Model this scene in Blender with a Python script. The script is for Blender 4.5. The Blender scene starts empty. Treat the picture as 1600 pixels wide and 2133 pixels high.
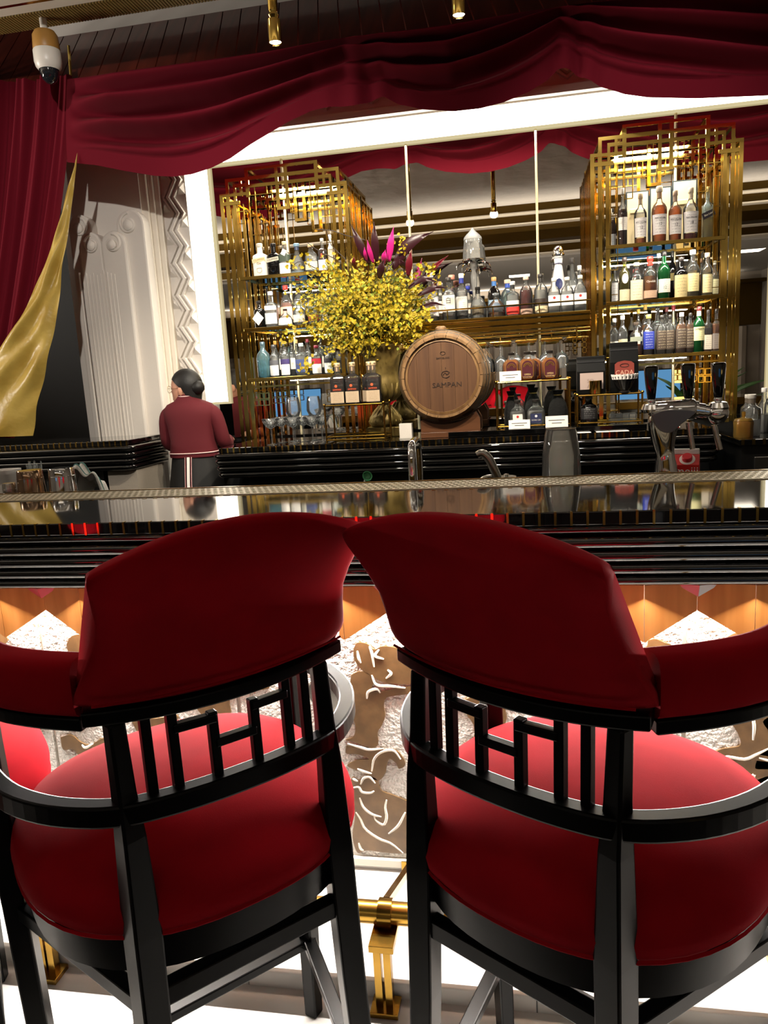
import bpy, bmesh, math, random
from mathutils import Vector, Matrix
LED_W, DOWN_W, DOWN2_W, COVE = 85, 3, 2, 7
CHR = (-.034, 1.03, -32.5); CHL = (-.462, 1.030, 45.5); CHT = (-1.49, 1.04, -50)
TOWER_W = 16
SCR_A, SCR_B = (-4.2, .75), (2.15, .75)
random.seed(7)
S = bpy.context.scene
COL = S.collection
PI = math.pi

# ---------------------------------------------------------------- camera
FPX = 1560.0                       # focal length in pixels of the 1600 wide frame
PIT, ROL, YAW = 0.177980, -0.057998, -0.189188
CAMZ = 1.5
_f = Vector((math.sin(YAW)*math.cos(PIT), math.cos(YAW)*math.cos(PIT), -math.sin(PIT)))
_r = Vector((math.cos(YAW), -math.sin(YAW), 0))
_u = _r.cross(_f)
RT = _r*math.cos(ROL) + _u*math.sin(ROL)
UP = _u*math.cos(ROL) - _r*math.sin(ROL)
FW = _f
cam = bpy.data.cameras.new('camera')
camo = bpy.data.objects.new('camera', cam)
COL.objects.link(camo)
m3 = Matrix((RT, UP, -FW)).transposed()
camo.matrix_world = Matrix.Translation((0, 0, CAMZ)) @ m3.to_4x4()
cam.sensor_fit = 'HORIZONTAL'
cam.sensor_width = 36.0
cam.lens = FPX*36.0/1600.0
cam.clip_start = 0.05
S.camera = camo

def ray(x, y):
    return RT*(x-800) - UP*(y-1066.5) + FW*FPX
def P(x, y, Y):                    # point seen at a photo pixel, on the plane at depth Y
    d = ray(x, y); t = Y/d.y
    return Vector((d.x*t, Y, CAMZ+d.z*t))
def PZ(x, y, Z):                   # the same on the level plane at height Z
    d = ray(x, y); t = (Z-CAMZ)/d.z
    return Vector((d.x*t, d.y*t, Z))
def CD(p):                         # distance along the optical axis
    return (Vector(p)-Vector((0, 0, CAMZ))).dot(FW)

# ---------------------------------------------------------------- light, world, exposure
S.view_settings.view_transform = 'Standard'
S.view_settings.look = 'None'
S.view_settings.gamma = 1.0
S.view_settings.exposure = 0.0
S.view_settings.use_curve_mapping = False
W = bpy.data.worlds.new('world'); S.world = W; W.use_nodes = True
W.node_tree.nodes['Background'].inputs[0].default_value = (0.9, 0.85, 0.8, 1)
W.node_tree.nodes['Background'].inputs[1].default_value = 0.02
S.cycles.max_bounces = 10
S.cycles.transparent_max_bounces = 24
S.cycles.caustics_reflective = False
S.cycles.caustics_refractive = False
S.cycles.sample_clamp_indirect = 6.0

def area(name, loc, rot, sx, sy, power, col=(1, .93, .82)):
    l = bpy.data.lights.new(name, 'AREA'); l.shape = 'RECTANGLE'
    l.size = sx; l.size_y = sy; l.energy = power; l.color = col
    o = bpy.data.objects.new(name, l); COL.objects.link(o)
    o.location = loc; o.rotation_euler = rot
    return o
def spot(name, loc, rot, power, ang=70, col=(1, .88, .7), blend=.5):
    l = bpy.data.lights.new(name, 'SPOT'); l.energy = power; l.color = col
    l.spot_size = math.radians(ang); l.spot_blend = blend; l.shadow_soft_size = .03
    o = bpy.data.objects.new(name, l); COL.objects.link(o)
    o.location = loc; o.rotation_euler = rot
    return o
# strips of LEDs tucked up under the nosing of the bar: one behind the pelmet washing the panel, one in front
area('bar_led_strip', (-.4, 1.945, .945), (0, 0, 0), 3.6, .02, LED_W*.95, (1, .95, .88))
area('bar_led_strip', (-.4, 1.884, .9445), (math.radians(-72), 0, 0), 3.6, .012, LED_W*1.7, (1, .93, .86))
# ceiling downlights of the room
for k, (lx, ly) in enumerate(((-2.2, 2.6), (.9, 2.6))):
    area('room_downlight', (lx, ly, 3.40), (0, 0, 0), .25, .25, DOWN_W, (1, .9, .76))
for k, (lx, ly) in enumerate(((-3, -1.5), (0, -2.2), (3, -1.5))):
    area('room_downlight', (lx, ly, 2.86), (0, 0, 0), .3, .3, DOWN2_W, (1, .92, .8))
# added fill lights in made-up troughs, throwing light up on the ceilings
area('ceiling_fill', (-1, .1, 3.03), (math.radians(180), 0, 0), 9, .12, 46, (1, .93, .84))
area('ceiling_fill', (-1, -4.3, 2.77), (math.radians(180), 0, 0), 9, .1, 60, (1, .93, .84))
# added fill lights: in the top of each shelf tower, and behind the swagged valance above the bridge shelf
area('tower_fill', (-1.328, 4.58, 2.70), (0, 0, 0), .4, .2, TOWER_W, (1, .92, .78))
area('tower_fill', (.767, 4.58, 2.70), (0, 0, 0), .4, .2, TOWER_W, (1, .92, .78))
area('valance_fill', (-.28, 4.50, 2.98), (0, 0, 0), 1.3, .04, 24, (1, .93, .82))
# added fill spots under the room ceiling, tipped towards the curtain, pilaster and back bar
for lx, ly, tx, ty, tz, pw in ((-1.0, .35, -2.62, 4.6, 1.95, 330), (-1.2, 2.7, -1.2, 4.5, 2.0, 60), (.6, 2.7, .6, 4.5, 2.0, 60)):
    so = spot('fill_spot', (lx, ly, 3.34), (0, 0, 0), pw, 44 if ly < 1 else 68, (1, .94, .86), .8)
    so.rotation_euler = (Vector((tx, ty, tz))-so.location).to_track_quat('-Z', 'Y').to_euler()
# added fill over the far drapes, to brighten what the mirror shows
area('drape_fill', (-1, -3.95, 2.87), (math.radians(-18), 0, 0), 8, .1, 50, (1, .94, .86))
# added fill by the left wall, brightening the ceiling edge
area('left_ceiling_fill', (-5.75, 2.6, 2.3), (math.radians(180), math.radians(40), 0), .1, 1.2, 170, (1, .92, .82))
# spots in the two hanging brass lamps are set in their own builder

# ---------------------------------------------------------------- materials
def lin(h):
    h = h.lstrip('#'); h = h if len(h) == 6 else ''.join(c+c for c in h); o = []
    for i in (0, 2, 4):
        c = int(h[i:i+2], 16)/255
        o.append(c/12.92 if c <= .04045 else ((c+.055)/1.055)**2.4)
    return (o[0], o[1], o[2], 1)
MATS = {}
def M(name, col, rough=.5, metal=0., bump=None, var=None, emit=0, sheen=0, coat=0, trans=0, ior=1.45, spec=.5, sub=0):
    if name in MATS: return MATS[name]
    m = bpy.data.materials.new(name); m.use_nodes = True
    nt = m.node_tree; b = nt.nodes['Principled BSDF']; I = b.inputs
    c = lin(col) if isinstance(col, str) else tuple(col)+((1,) if len(col) == 3 else ())
    I['Base Color'].default_value = c
    I['Roughness'].default_value = rough; I['Metallic'].default_value = metal
    I['Specular IOR Level'].default_value = spec; I['IOR'].default_value = ior
    if trans: I['Transmission Weight'].default_value = trans
    if sheen:
        I['Sheen Weight'].default_value = sheen; I['Sheen Roughness'].default_value = .35
        I['Sheen Tint'].default_value = (min(1, c[0]*1.6+.25), c[1]+.12, c[2]+.12, 1)
    if coat: I['Coat Weight'].default_value = coat; I['Coat Roughness'].default_value = .06
    if emit: I['Emission Color'].default_value = c; I['Emission Strength'].default_value = emit
    tc = nt.nodes.new('ShaderNodeTexCoord')
    if var:                         # (scale, second colour, detail, stretch)
        sc, c2, det, st = var
        mp = nt.nodes.new('ShaderNodeMapping'); mp.inputs['Scale'].default_value = st
        nz = nt.nodes.new('ShaderNodeTexNoise'); nz.inputs['Scale'].default_value = sc; nz.inputs['Detail'].default_value = det
        mx = nt.nodes.new('ShaderNodeMix'); mx.data_type = 'RGBA'
        mx.inputs[6].default_value = c; mx.inputs[7].default_value = lin(c2)
        rp = nt.nodes.new('ShaderNodeMapRange'); rp.inputs[1].default_value = .35; rp.inputs[2].default_value = .65
        nt.links.new(tc.outputs['Object'], mp.inputs[0]); nt.links.new(mp.outputs[0], nz.inputs['Vector'])
        nt.links.new(nz.outputs['Fac'], rp.inputs[0]); nt.links.new(rp.outputs[0], mx.inputs[0])
        nt.links.new(mx.outputs[2], I['Base Color'])
    if bump:                        # (scale, strength, distance)
        nz = nt.nodes.new('ShaderNodeTexNoise'); nz.inputs['Scale'].default_value = bump[0]; nz.inputs['Detail'].default_value = 3
        bp = nt.nodes.new('ShaderNodeBump'); bp.inputs['Strength'].default_value = bump[1]; bp.inputs['Distance'].default_value = bump[2]
        nt.links.new(tc.outputs['Object'], nz.inputs['Vector'])
        nt.links.new(nz.outputs['Fac'], bp.inputs['Height']); nt.links.new(bp.outputs[0], I['Normal'])
    MATS[name] = m
    return m
def glass(name, tint=(1, 1, 1), dens=0., rough=.02, refl=1.0):
    """thin glass: tinted see-through plus mirror reflection by Fresnel; dens mixes in a body colour"""
    if name in MATS: return MATS[name]
    m = bpy.data.materials.new(name); m.use_nodes = True
    nt = m.node_tree; nt.nodes.clear(); N = nt.nodes.new; L = nt.links.new
    out = N('ShaderNodeOutputMaterial'); tr = N('ShaderNodeBsdfTransparent'); gl = N('ShaderNodeBsdfGlossy')
    mx = N('ShaderNodeMixShader'); fr = N('ShaderNodeFresnel'); fr.inputs['IOR'].default_value = 1.5
    tr.inputs[0].default_value = tuple(tint)+(1,); gl.inputs['Roughness'].default_value = rough
    L(fr.outputs[0], mx.inputs[0]); L(gl.outputs[0], mx.inputs[2])
    if dens:
        df = N('ShaderNodeBsdfDiffuse'); df.inputs[0].default_value = tuple(min(1, t*1.0) for t in tint)+(1,)
        tl = N('ShaderNodeBsdfTranslucent'); tl.inputs[0].default_value = tuple(tint)+(1,)
        m0 = N('ShaderNodeMixShader'); m0.inputs[0].default_value = .7; L(df.outputs[0], m0.inputs[1]); L(tl.outputs[0], m0.inputs[2])
        m1 = N('ShaderNodeMixShader'); m1.inputs[0].default_value = dens
        L(tr.outputs[0], m1.inputs[1]); L(m0.outputs[0], m1.inputs[2]); L(m1.outputs[0], mx.inputs[1])
    else:
        L(tr.outputs[0], mx.inputs[1])
    L(mx.outputs[0], out.inputs[0])
    MATS[name] = m
    return m
def print_mat(name, col, ink, scale=1.0, heavy=.5):
    """a printed paper label: rows of ink marks, flat print"""
    if name in MATS: return MATS[name]
    m = M(name, col, .55); nt = m.node_tree; b = nt.nodes['Principled BSDF']
    N = nt.nodes.new; L = nt.links.new
    tc = N('ShaderNodeTexCoord'); sp = N('ShaderNodeSeparateXYZ'); L(tc.outputs['Generated'], sp.inputs[0])
    w = N('ShaderNodeMath'); w.operation = 'MULTIPLY'; w.inputs[1].default_value = 7.0*scale; L(sp.outputs[2], w.inputs[0])
    fr = N('ShaderNodeMath'); fr.operation = 'FRACT'; L(w.outputs[0], fr.inputs[0])
    row = N('ShaderNodeMath'); row.operation = 'GREATER_THAN'; row.inputs[1].default_value = .6; L(fr.outputs[0], row.inputs[0])
    nz = N('ShaderNodeTexNoise'); nz.inputs['Scale'].default_value = 22; nz.inputs['Detail'].default_value = 2; L(tc.outputs['Generated'], nz.inputs['Vector'])
    ch = N('ShaderNodeMath'); ch.operation = 'GREATER_THAN'; ch.inputs[1].default_value = .54-.04*heavy; L(nz.outputs['Fac'], ch.inputs[0])
    ax = N('ShaderNodeMath'); ax.operation = 'SUBTRACT'; ax.inputs[1].default_value = .5; L(sp.outputs[0], ax.inputs[0])
    ab = N('ShaderNodeMath'); ab.operation = 'ABSOLUTE'; L(ax.outputs[0], ab.inputs[0])
    mg = N('ShaderNodeMath'); mg.operation = 'LESS_THAN'; mg.inputs[1].default_value = .33; L(ab.outputs[0], mg.inputs[0])
    a = N('ShaderNodeMath'); a.operation = 'MULTIPLY'; L(row.outputs[0], a.inputs[0]); L(ch.outputs[0], a.inputs[1])
    a2 = N('ShaderNodeMath'); a2.operation = 'MULTIPLY'; L(a.outputs[0], a2.inputs[0]); L(mg.outputs[0], a2.inputs[1])
    mx = N('ShaderNodeMix'); mx.data_type = 'RGBA'; mx.inputs[6].default_value = lin(col); mx.inputs[7].default_value = lin(ink)
    a3 = N('ShaderNodeMath'); a3.operation = 'MULTIPLY'; a3.inputs[1].default_value = .5; L(a2.outputs[0], a3.inputs[0])
    L(a3.outputs[0], mx.inputs[0]); L(mx.outputs[2], b.inputs['Base Color'])
    return m
def emission(name, col, k):
    if name in MATS: return MATS[name]
    m = bpy.data.materials.new(name); m.use_nodes = True; nt = m.node_tree; nt.nodes.clear()
    o = nt.nodes.new('ShaderNodeOutputMaterial'); e = nt.nodes.new('ShaderNodeEmission')
    e.inputs[0].default_value = lin(col); e.inputs[1].default_value = k
    nt.links.new(e.outputs[0], o.inputs[0]); MATS[name] = m
    return m

velvet = M('red velvet', '#860a15', .95, sheen=.03, bump=(900, .15, .002), var=(7, '#780912', 3, (1, 1, 1)), spec=.04)
curtain_red = M('burgundy velvet', '#640d1d', .9, sheen=.2, bump=(600, .1, .002), spec=.15)
gold_cloth = M('gold satin', '#c4a653', .36, bump=(14, .35, .02), var=(5, '#ad8d3c', 3, (1, 1, 1)))
blackwood = M('black lacquered wood', '#030303', .3, bump=(60, .02, .002), spec=.14)
piano = M('piano black lacquer', '#060606', .045, spec=.6, coat=.6)
gold = M('polished gold', '#dcb85f', .1, 1)
pale_gold = M('pale gold rod', '#efe2bd', .3, .6)
urn_bronze = M('patinated bronze', '#85713c', .5, .55, var=(14, '#5d4d26', 3, (1, 1, 1)))
gold_dark = M('aged brass', '#a5813a', .22, 1, var=(9, '#8a6a2c', 3, (1, 1, 1)))
brass = M('brushed brass', '#c79c45', .25, 1)
bronze = M('dark bronze gilding', '#57431f', .4, 1)
chrome = M('chrome', '#d8d8d8', .06, 1)
steel = M('brushed steel', '#b9b6b0', .22, 1)
plaster = M('white plaster', '#d6cfc6', .75, bump=(45, .12, .004))
plaster_lit = M('ivory paint', '#dfd6c6', .7)
white_glow = emission('lit acrylic', '#fff4e0', COVE)
blackvoid = M('black paint', '#050505', .6)
mirror_m = M('mirror silvering', '#d9d4cd', .0, 1)
marble = M('white marble', '#e2e0dc', .16, var=(2.2, '#cfcbc6', 6, (1, 2.5, 1)))
wood_panel = M('orange oak veneer', '#b67a3e', .42, var=(26, '#a0662e', 4, (1, 1, .06)))
wood_dark = M('dark mahogany', '#8f3a28', .3, var=(20, '#6d2a1c', 4, (1, .1, .1)), coat=.3)
barrel_wood = M('barrel oak', '#8a6a44', .55, var=(40, '#6f5132', 4, (1, .05, .2)), bump=(70, .12, .003))
barrel_head = M('barrel head oak', '#5f4129', .5, var=(30, '#4e3320', 4, (1, 1, .05)), bump=(60, .1, .002))
stand_wood = M('brown varnished wood', '#5a3822', .4, var=(30, '#472a18', 4, (.06, 1, 1)))
iron = M('galvanised hoop', '#7e7468', .42, 1)
relief_white = M('embossed plaster', '#ddd8d0', .6, bump=(70, 1.0, .02))
relief_brown = M('bronze brown inlay', '#6d5233', .42, var=(30, '#5c4429', 3, (1, 1, 1)))
relief_line = M('pale grout', '#e9e2d4', .5)
skin = M('skin', '#c58f75', .5, spec=.4)
hair = M('black hair', '#0e0b0a', .55, bump=(120, .25, .003))
paper = M('white card', '#e9e4dd', .6)
ink = M('black ink', '#1a1716', .6)
clear = glass('clear glass', (.98, .99, .98), .07)  # faint white body stands in for bright reflections
rim_glow = emission('self-glowing rim', '#f3e2b0', .75)  # emission stands in for light falling on the cream rim
frost = glass('pale glass', (.92, .95, .95), .12)

# ---------------------------------------------------------------- mesh helpers
class MB:
    def __init__(s): s.v = []; s.f = []
    def add(s, vs, fs):
        o = len(s.v); s.v += [tuple(q) for q in vs]; s.f += [tuple(i+o for i in q) for q in fs]; return s
    def box(s, x0, x1, y0, y1, z0, z1):
        return s.add([(x0, y0, z0), (x1, y0, z0), (x1, y1, z0), (x0, y1, z0), (x0, y0, z1), (x1, y0, z1), (x1, y1, z1), (x0, y1, z1)],
                     [(0, 3, 2, 1), (4, 5, 6, 7), (0, 1, 5, 4), (1, 2, 6, 5), (2, 3, 7, 6), (3, 0, 4, 7)])
    def bar(s, a, b, w, h, up=(0, 0, 1)):          # box beam from a to b
        a = Vector(a); b = Vector(b); d = (b-a).normalized(); up = Vector(up)
        if abs(d.dot(up)) > .98: up = Vector((0, 1, 0))
        r = d.cross(up).normalized()*w*.5; u = r.cross(d).normalized()*h*.5
        vs = [a-r-u, a+r-u, a+r+u, a-r+u, b-r-u, b+r-u, b+r+u, b-r+u]
        return s.add(vs, [(3, 2, 1, 0), (4, 5, 6, 7), (0, 1, 5, 4), (1, 2, 6, 5), (2, 3, 7, 6), (3, 0, 4, 7)])
    def tube(s, pts, r, n=10, closed=False, cap=True):
        pts = [Vector(p) for p in pts]; m = len(pts); rs = r if isinstance(r, (list, tuple)) else [r]*m
        vs = []; fs = []; pr = None
        for i, p in enumerate(pts):
            if closed: d = pts[(i+1) % m]-pts[i-1]
            else: d = pts[min(i+1, m-1)]-pts[max(i-1, 0)]
            d.normalize()
            if pr is None:
                a = Vector((0, 0, 1)) if abs(d.z) < .9 else Vector((1, 0, 0)); pr = (a-d*a.dot(d)).normalized()
            else: pr = (pr-d*pr.dot(d)).normalized()
            q = d.cross(pr)
            for k in range(n):
                t = 2*PI*k/n; vs.append(p+(pr*math.cos(t)+q*math.sin(t))*rs[i])
        for i in range(m if closed else m-1):
            for k in range(n):
                j = (i+1) % m
                fs.append((i*n+k, i*n+(k+1) % n, j*n+(k+1) % n, j*n+k))
        if cap and not closed:
            fs.append(tuple(range(n-1, -1, -1))); fs.append(tuple((m-1)*n+k for k in range(n)))
        return s.add(vs, fs)
    def lathe(s, prof, n=24, c=(0, 0, 0), sx=1, sy=1, ex=2., a0=0, a1=2*PI, caps=True):
        full = abs(a1-a0-2*PI) < 1e-6; k = n if full else n+1; vs = []; fs = []
        for r, z in prof:
            for i in range(k):
                t = a0+(a1-a0)*i/n; ct, st = math.cos(t), math.sin(t)
                if ex != 2.: 
                    q = (abs(ct)**ex+abs(st)**ex)**(-1/ex); ct *= q; st *= q
                vs.append((c[0]+r*sx*ct, c[1]+r*sy*st, c[2]+z))
        for j in range(len(prof)-1):
            for i in range(n):
                i2 = (i+1) % k
                fs.append((j*k+i, j*k+i2, (j+1)*k+i2, (j+1)*k+i))
        if caps and full:
            if prof[0][0] > 1e-5: fs.append(tuple(range(k-1, -1, -1)))
            if prof[-1][0] > 1e-5: fs.append(tuple((len(prof)-1)*k+i for i in range(k)))
        return s.add(vs, fs)
    def prism(s, poly, y0, y1):                    # XZ outline pushed from y0 (front) to y1
        n = len(poly); vs = [(x, y0, z) for x, z in poly]+[(x, y1, z) for x, z in poly]
        fs = [tuple(range(n)), tuple(range(2*n-1, n-1, -1))]+[(i, i+n, (i+1) % n+n, (i+1) % n) for i in range(n)]
        return s.add(vs, fs)
    def extr(s, prof, x0, x1):                     # YZ outline pushed along X
        n = len(prof); vs = [(x0, y, z) for y, z in prof]+[(x1, y, z) for y, z in prof]
        fs = [tuple(range(n)), tuple(range(2*n-1, n-1, -1))]+[(i, i+n, (i+1) % n+n, (i+1) % n) for i in range(n)]
        return s.add(vs, fs)
    def grid(s, fn, nu, nv):
        vs = [fn(i/nu, j/nv) for j in range(nv+1) for i in range(nu+1)]
        fs = [(j*(nu+1)+i, j*(nu+1)+i+1, (j+1)*(nu+1)+i+1, (j+1)*(nu+1)+i) for j in range(nv) for i in range(nu)]
        return s.add(vs, fs)
    def xf(s, mat):
        s.v = [tuple(mat @ Vector(q)) for q in s.v]; return s
    def mesh(s, name):
        me = bpy.data.meshes.new(name); me.from_pydata(s.v, [], s.f); me.validate()
        bm = bmesh.new(); bm.from_mesh(me); bmesh.ops.recalc_face_normals(bm, faces=bm.faces); bm.to_mesh(me); bm.free()
        return me
    def build(s, name, mat, parent=None, smooth=False, bev=0, kind=None, ang=40, solid=0, sub=0):
        me = s.mesh(name); me.materials.append(mat)
        if smooth:
            me.shade_smooth(); me.set_sharp_from_angle(angle=math.radians(ang))
        o = bpy.data.objects.new(name, me); COL.objects.link(o)
        if parent: o.parent = parent
        if solid:
            md = o.modifiers.new('thickness', 'SOLIDIFY'); md.thickness = solid; md.offset = 0
        if sub:
            md = o.modifiers.new('smooth', 'SUBSURF'); md.levels = sub; md.render_levels = sub
        if bev:
            md = o.modifiers.new('edge', 'BEVEL'); md.width = bev; md.segments = 2; md.limit_method = 'ANGLE'
        if kind: o['kind'] = kind
        return o
def tag(o, label, cat, group=None):
    o['label'] = label; o['category'] = cat
    if group: o['group'] = group
    return o
def thing(name, label, cat, loc=(0, 0, 0), rz=0, group=None):
    o = bpy.data.objects.new(name, None); COL.objects.link(o)
    o.location = loc; o.rotation_euler = (0, 0, rz); o.empty_display_size = .05
    return tag(o, label, cat, group)
def root(name, loc=(0, 0, 0)):                     # an empty for a piece of the setting
    o = bpy.data.objects.new(name, None); COL.objects.link(o); o.location = loc; o['kind'] = 'structure'; o.empty_display_size = .05
    return o
def dup(o, parent=None, **kw):
    c = o.copy(); COL.objects.link(c); c.parent = parent
    for k, v in kw.items(): setattr(c, k, v)
    return c
def text(body, size, mat, parent, loc, rot=(PI/2, 0, 0), name='lettering', ext=.0006, align='CENTER', sx=1.0, curve=None):
    cu = bpy.data.curves.new('t', 'FONT'); cu.body = body; cu.size = size; cu.align_x = align; cu.align_y = 'CENTER'
    cu.extrude = ext; cu.resolution_u = 2; cu.offset = 0
    t = bpy.data.objects.new('t', cu); COL.objects.link(t)
    dg = bpy.context.evaluated_depsgraph_get(); me = bpy.data.meshes.new_from_object(t.evaluated_get(dg))
    bpy.data.objects.remove(t); bpy.data.curves.remove(cu)
    me.materials.clear(); me.materials.append(mat); me.name = name
    if curve:                                       # wrap flat lettering on an upright cylinder of this radius
        for v in me.vertices:
            a = v.co.x*sx/curve; z = v.co.z
            v.co.x = math.sin(a)*(curve+z)/sx; v.co.z = math.cos(a)*(curve+z)-curve
    o = bpy.data.objects.new(name, me); COL.objects.link(o); o.parent = parent
    o.location = loc; o.rotation_euler = rot; o.scale = (sx, 1, 1)
    return o
ORD = ['first', 'second', 'third', 'fourth', 'fifth', 'sixth', 'seventh', 'eighth', 'ninth', 'tenth', 'eleventh', 'twelfth', 'thirteenth', 'fourteenth', 'fifteenth', 'sixteenth']
def lerp(a, b, t): return a+(b-a)*t
def poly_at(pts, x):                               # y of a polyline at x, smoothed
    if x <= pts[0][0]: return pts[0][1]
    for (x0, y0), (x1, y1) in zip(pts, pts[1:]):
        if x <= x1: return lerp(y0, y1, (x-x0)/(x1-x0))
    return pts[-1][1]
def spline(pts, n):                                # Catmull-Rom through 2-D or 3-D points
    pts = [Vector(p) for p in pts]; out = []
    q = [2*pts[0]-pts[1]]+pts+[2*pts[-1]-pts[-2]]
    m = len(pts)-1
    for k in range(n+1):
        t = k/n*m; i = min(int(t), m-1); t -= i
        a, b, c, d = q[i], q[i+1], q[i+2], q[i+3]
        out.append(.5*((2*b)+(c-a)*t+(2*a-5*b+4*c-d)*t*t+(3*b-a-3*c+d)*t**3))
    return out
# ================================================================ THE SETTING
YM = 4.77                          # mirror plane
fl = MB().box(-6, 4, .6, 1.56, -.1, 0).build('floor', marble); fl['kind'] = 'structure'
fc_ = MB().box(-6, 4, -4.5, .6, -.1, 0).build('floor_dark', M('low-bounce dark floor', '#2a211d', .95, bump=(300, .3, .004))); fc_['kind'] = 'structure'  # unseen floor, made dark to cut light bounced onto the chair backs
st = root('floor_plinth')
for k in range(9):                 # raised marble step under the bar, slab by slab
    x0 = -3.6+k*.72
    MB().box(x0+.001, x0+.719, 1.56, 2.05, -.1, .045).build('slab', marble, st, bev=.003)
fb = MB().box(-6, 4, 2.05, 7.0, -.1, .0).build('floor_service', M('dark service floor', '#1b1a19', .5)); fb['kind'] = 'structure'

# room behind the camera: only the mirror sees it
wall_m = M('warm grey wall', '#8f867b', .7)
for nm, b in (('wall_left', (-6.1, -6, -4.5, 7, 0, 4.2)), ('wall_right', (4, 4.1, -4.5, 7, 0, 4.2)), ('wall_far', (-6.1, 4.1, 6.9, 7.0, 0, 4.2))):
    o = MB().box(*b).build(nm, wall_m if nm != 'wall_far' else blackvoid); o['kind'] = 'structure'
rw = root('wall_room')
MB().box(-6.1, 4.1, -4.6, -4.5, 0, 4.2).build('wall_face', M('putty wall', '#9c9183', .7), rw)
MB().box(-6, 4, -4.5, -4.44, 2.02, 2.75).build('bronze_band', bronze, rw)
for k in range(34):
    MB().tube([(-5.9+k*.29, -4.40, .3), (-5.9+k*.29, -4.40, 2.0)], .1, 8).build('pleat', M('grey drape', '#a59a8c', .8), rw, smooth=True)
MB().box(-6, -5.7, 1.9, 3.3, 2.2, 2.28).build('fill_ledge', plaster_lit, rw)  # added ledge below the left fill light
ceil = root('ceiling')
MB().box(-6, 4, 0.0, 3.83, 3.42, 3.5).build('ceiling_field', M('embossed ceiling', '#b9b3a9', .7, bump=(5, .8, .05)), ceil)
MB().box(-6, 4, -4.5, -.75, 2.9, 3.0).build('lower_ceiling', M('grey ceiling', '#aaa59c', .7), ceil)
for k in range(5):                 # stepped gilded cornice between the two ceilings
    z1 = 3.42-.1*k; y1 = 0.0-.14*k
    MB().box(-6, 4, y1-.16, y1, z1-.085, z1+.05).build('cornice_step', bronze, ceil)
    MB().box(-6, 4, y1-.165, y1+.004, z1-.1, z1-.086).build('cornice_fillet', M('ivory fillet', '#cfc5b2', .6), ceil)
MB().box(-6, 4, -.02, .22, 2.97, 3.01).build('fill_trough', bronze, ceil)  # made-up ledge carrying the front ceiling fill
MB().box(-6, 4, -4.44, -4.2, 2.70, 2.755).build('fill_trough', bronze, rw)  # made-up ledge carrying the rear ceiling fill
MB().box(-6, 4, .2, .22, 3.01, 3.075).build('fill_lip', bronze, ceil)  # added to hide the fill light from the mirror
# ribbed gold edge, white and gold bands where the room ceiling stops
MB().box(-6, 4, 3.68, 3.78, 3.40, 3.46).build('ceiling_fascia', plaster_lit, ceil)
MB().box(-6, 4, 3.63, 3.68, 3.385, 3.44).build('gold_band', gold_dark, ceil)
MB().box(-6, 4, 3.45, 3.63, 3.37, 3.43).build('ceiling_fascia', plaster_lit, ceil)
MB().box(-6, 4, 3.40, 3.45, 3.355, 3.43).build('gold_band', gold_dark, ceil)
gold_matt = M('matt gold paint', '#8d7640', .5, .3)
rb = MB()
for k in range(330):
    x = -4.6+k*.0165
    rb.box(x, x+.0115, 3.78, 3.93, 3.392, 3.40)
rb.build('ribbed_edge', gold_matt, ceil, kind='stuff')
MB().box(-6, 4, 3.78, 3.935, 3.40, 3.48).build('ribbed_backing', M('dark gold paint', '#54452a', .6), ceil)
MB().box(-6, 4, 3.93, 7, 4.12, 4.2).build('upper_ceiling', blackvoid, ceil)

# sloping canopy of dark boards above the back bar
can = root('wall_canopy')
YV, ZV = 4.2, 3.21
sl = Vector((0, .731, .682))
for k in range(54):
    x = -3.6+k*.118
    a = Vector((x, YV, ZV)); b = a+sl*1.25+Vector((-.16*1.25, 0, 0))
    nrm = Vector((0, -.682, .731))*.02
    w = Vector((.111, 0, 0))
    MB().add([a, a+w, b+w, b, a-nrm, a+w-nrm, b+w-nrm, b-nrm],
             [(0, 1, 2, 3), (7, 6, 5, 4), (0, 4, 5, 1), (1, 5, 6, 2), (2, 6, 7, 3), (3, 7, 4, 0)]).build('plank', wood_dark, can)
MB().box(-3.8, 3, YV+1.0, YV+1.04, ZV-.1, 4.1).build('backing', blackvoid, can)

# back wall: plaster frame, zigzag relief, lit reveal, mirror
wb = root('wall_back')
MXL, MXR, MZ0, MZ1 = -1.90, 1.40, 1.16, 2.862
MB().box(-2.95, MXL-.17, YM-.02, YM+.2, 0, 3.9).build('wall_face', plaster, wb)
MB().box(MXL-.17, 3.2, YM-.02, YM+.2, MZ1+.15, 3.9).build('wall_face', plaster, wb)
MB().box(MXR+.17, 3.2, YM-.02, YM+.2, 0, MZ1+.15).build('wall_face', plaster, wb)
MB().box(MXL-.17, MXR+.17, YM+.02, YM+.2, 0, MZ0).build('wall_base', blackvoid, wb)
cove = MB()
cove.box(MXL-.155, MXL-.012, YM-.0212, YM+.02, MZ0+.24, MZ1+.145)
cove.build('cove_light', white_glow, wb)
MB().box(MXL-.012, MXR+.012, YM-.0212, YM+.02, MZ1+.012, MZ1+.145).build('cove_light', white_glow, wb)
MB().box(MXR+.012, MXR+.155, YM-.0212, YM+.02, MZ0, MZ1+.145).build('cove_light', white_glow, wb)
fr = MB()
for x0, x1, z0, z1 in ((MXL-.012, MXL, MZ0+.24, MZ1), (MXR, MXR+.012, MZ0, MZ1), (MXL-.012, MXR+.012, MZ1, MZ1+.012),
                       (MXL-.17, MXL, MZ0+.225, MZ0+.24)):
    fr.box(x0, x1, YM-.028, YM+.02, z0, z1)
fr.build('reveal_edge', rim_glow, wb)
MB().box(MXL, MXR, YM, YM+.01, MZ0, MZ1).build('mirror_glass', mirror_m, wb)
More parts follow.
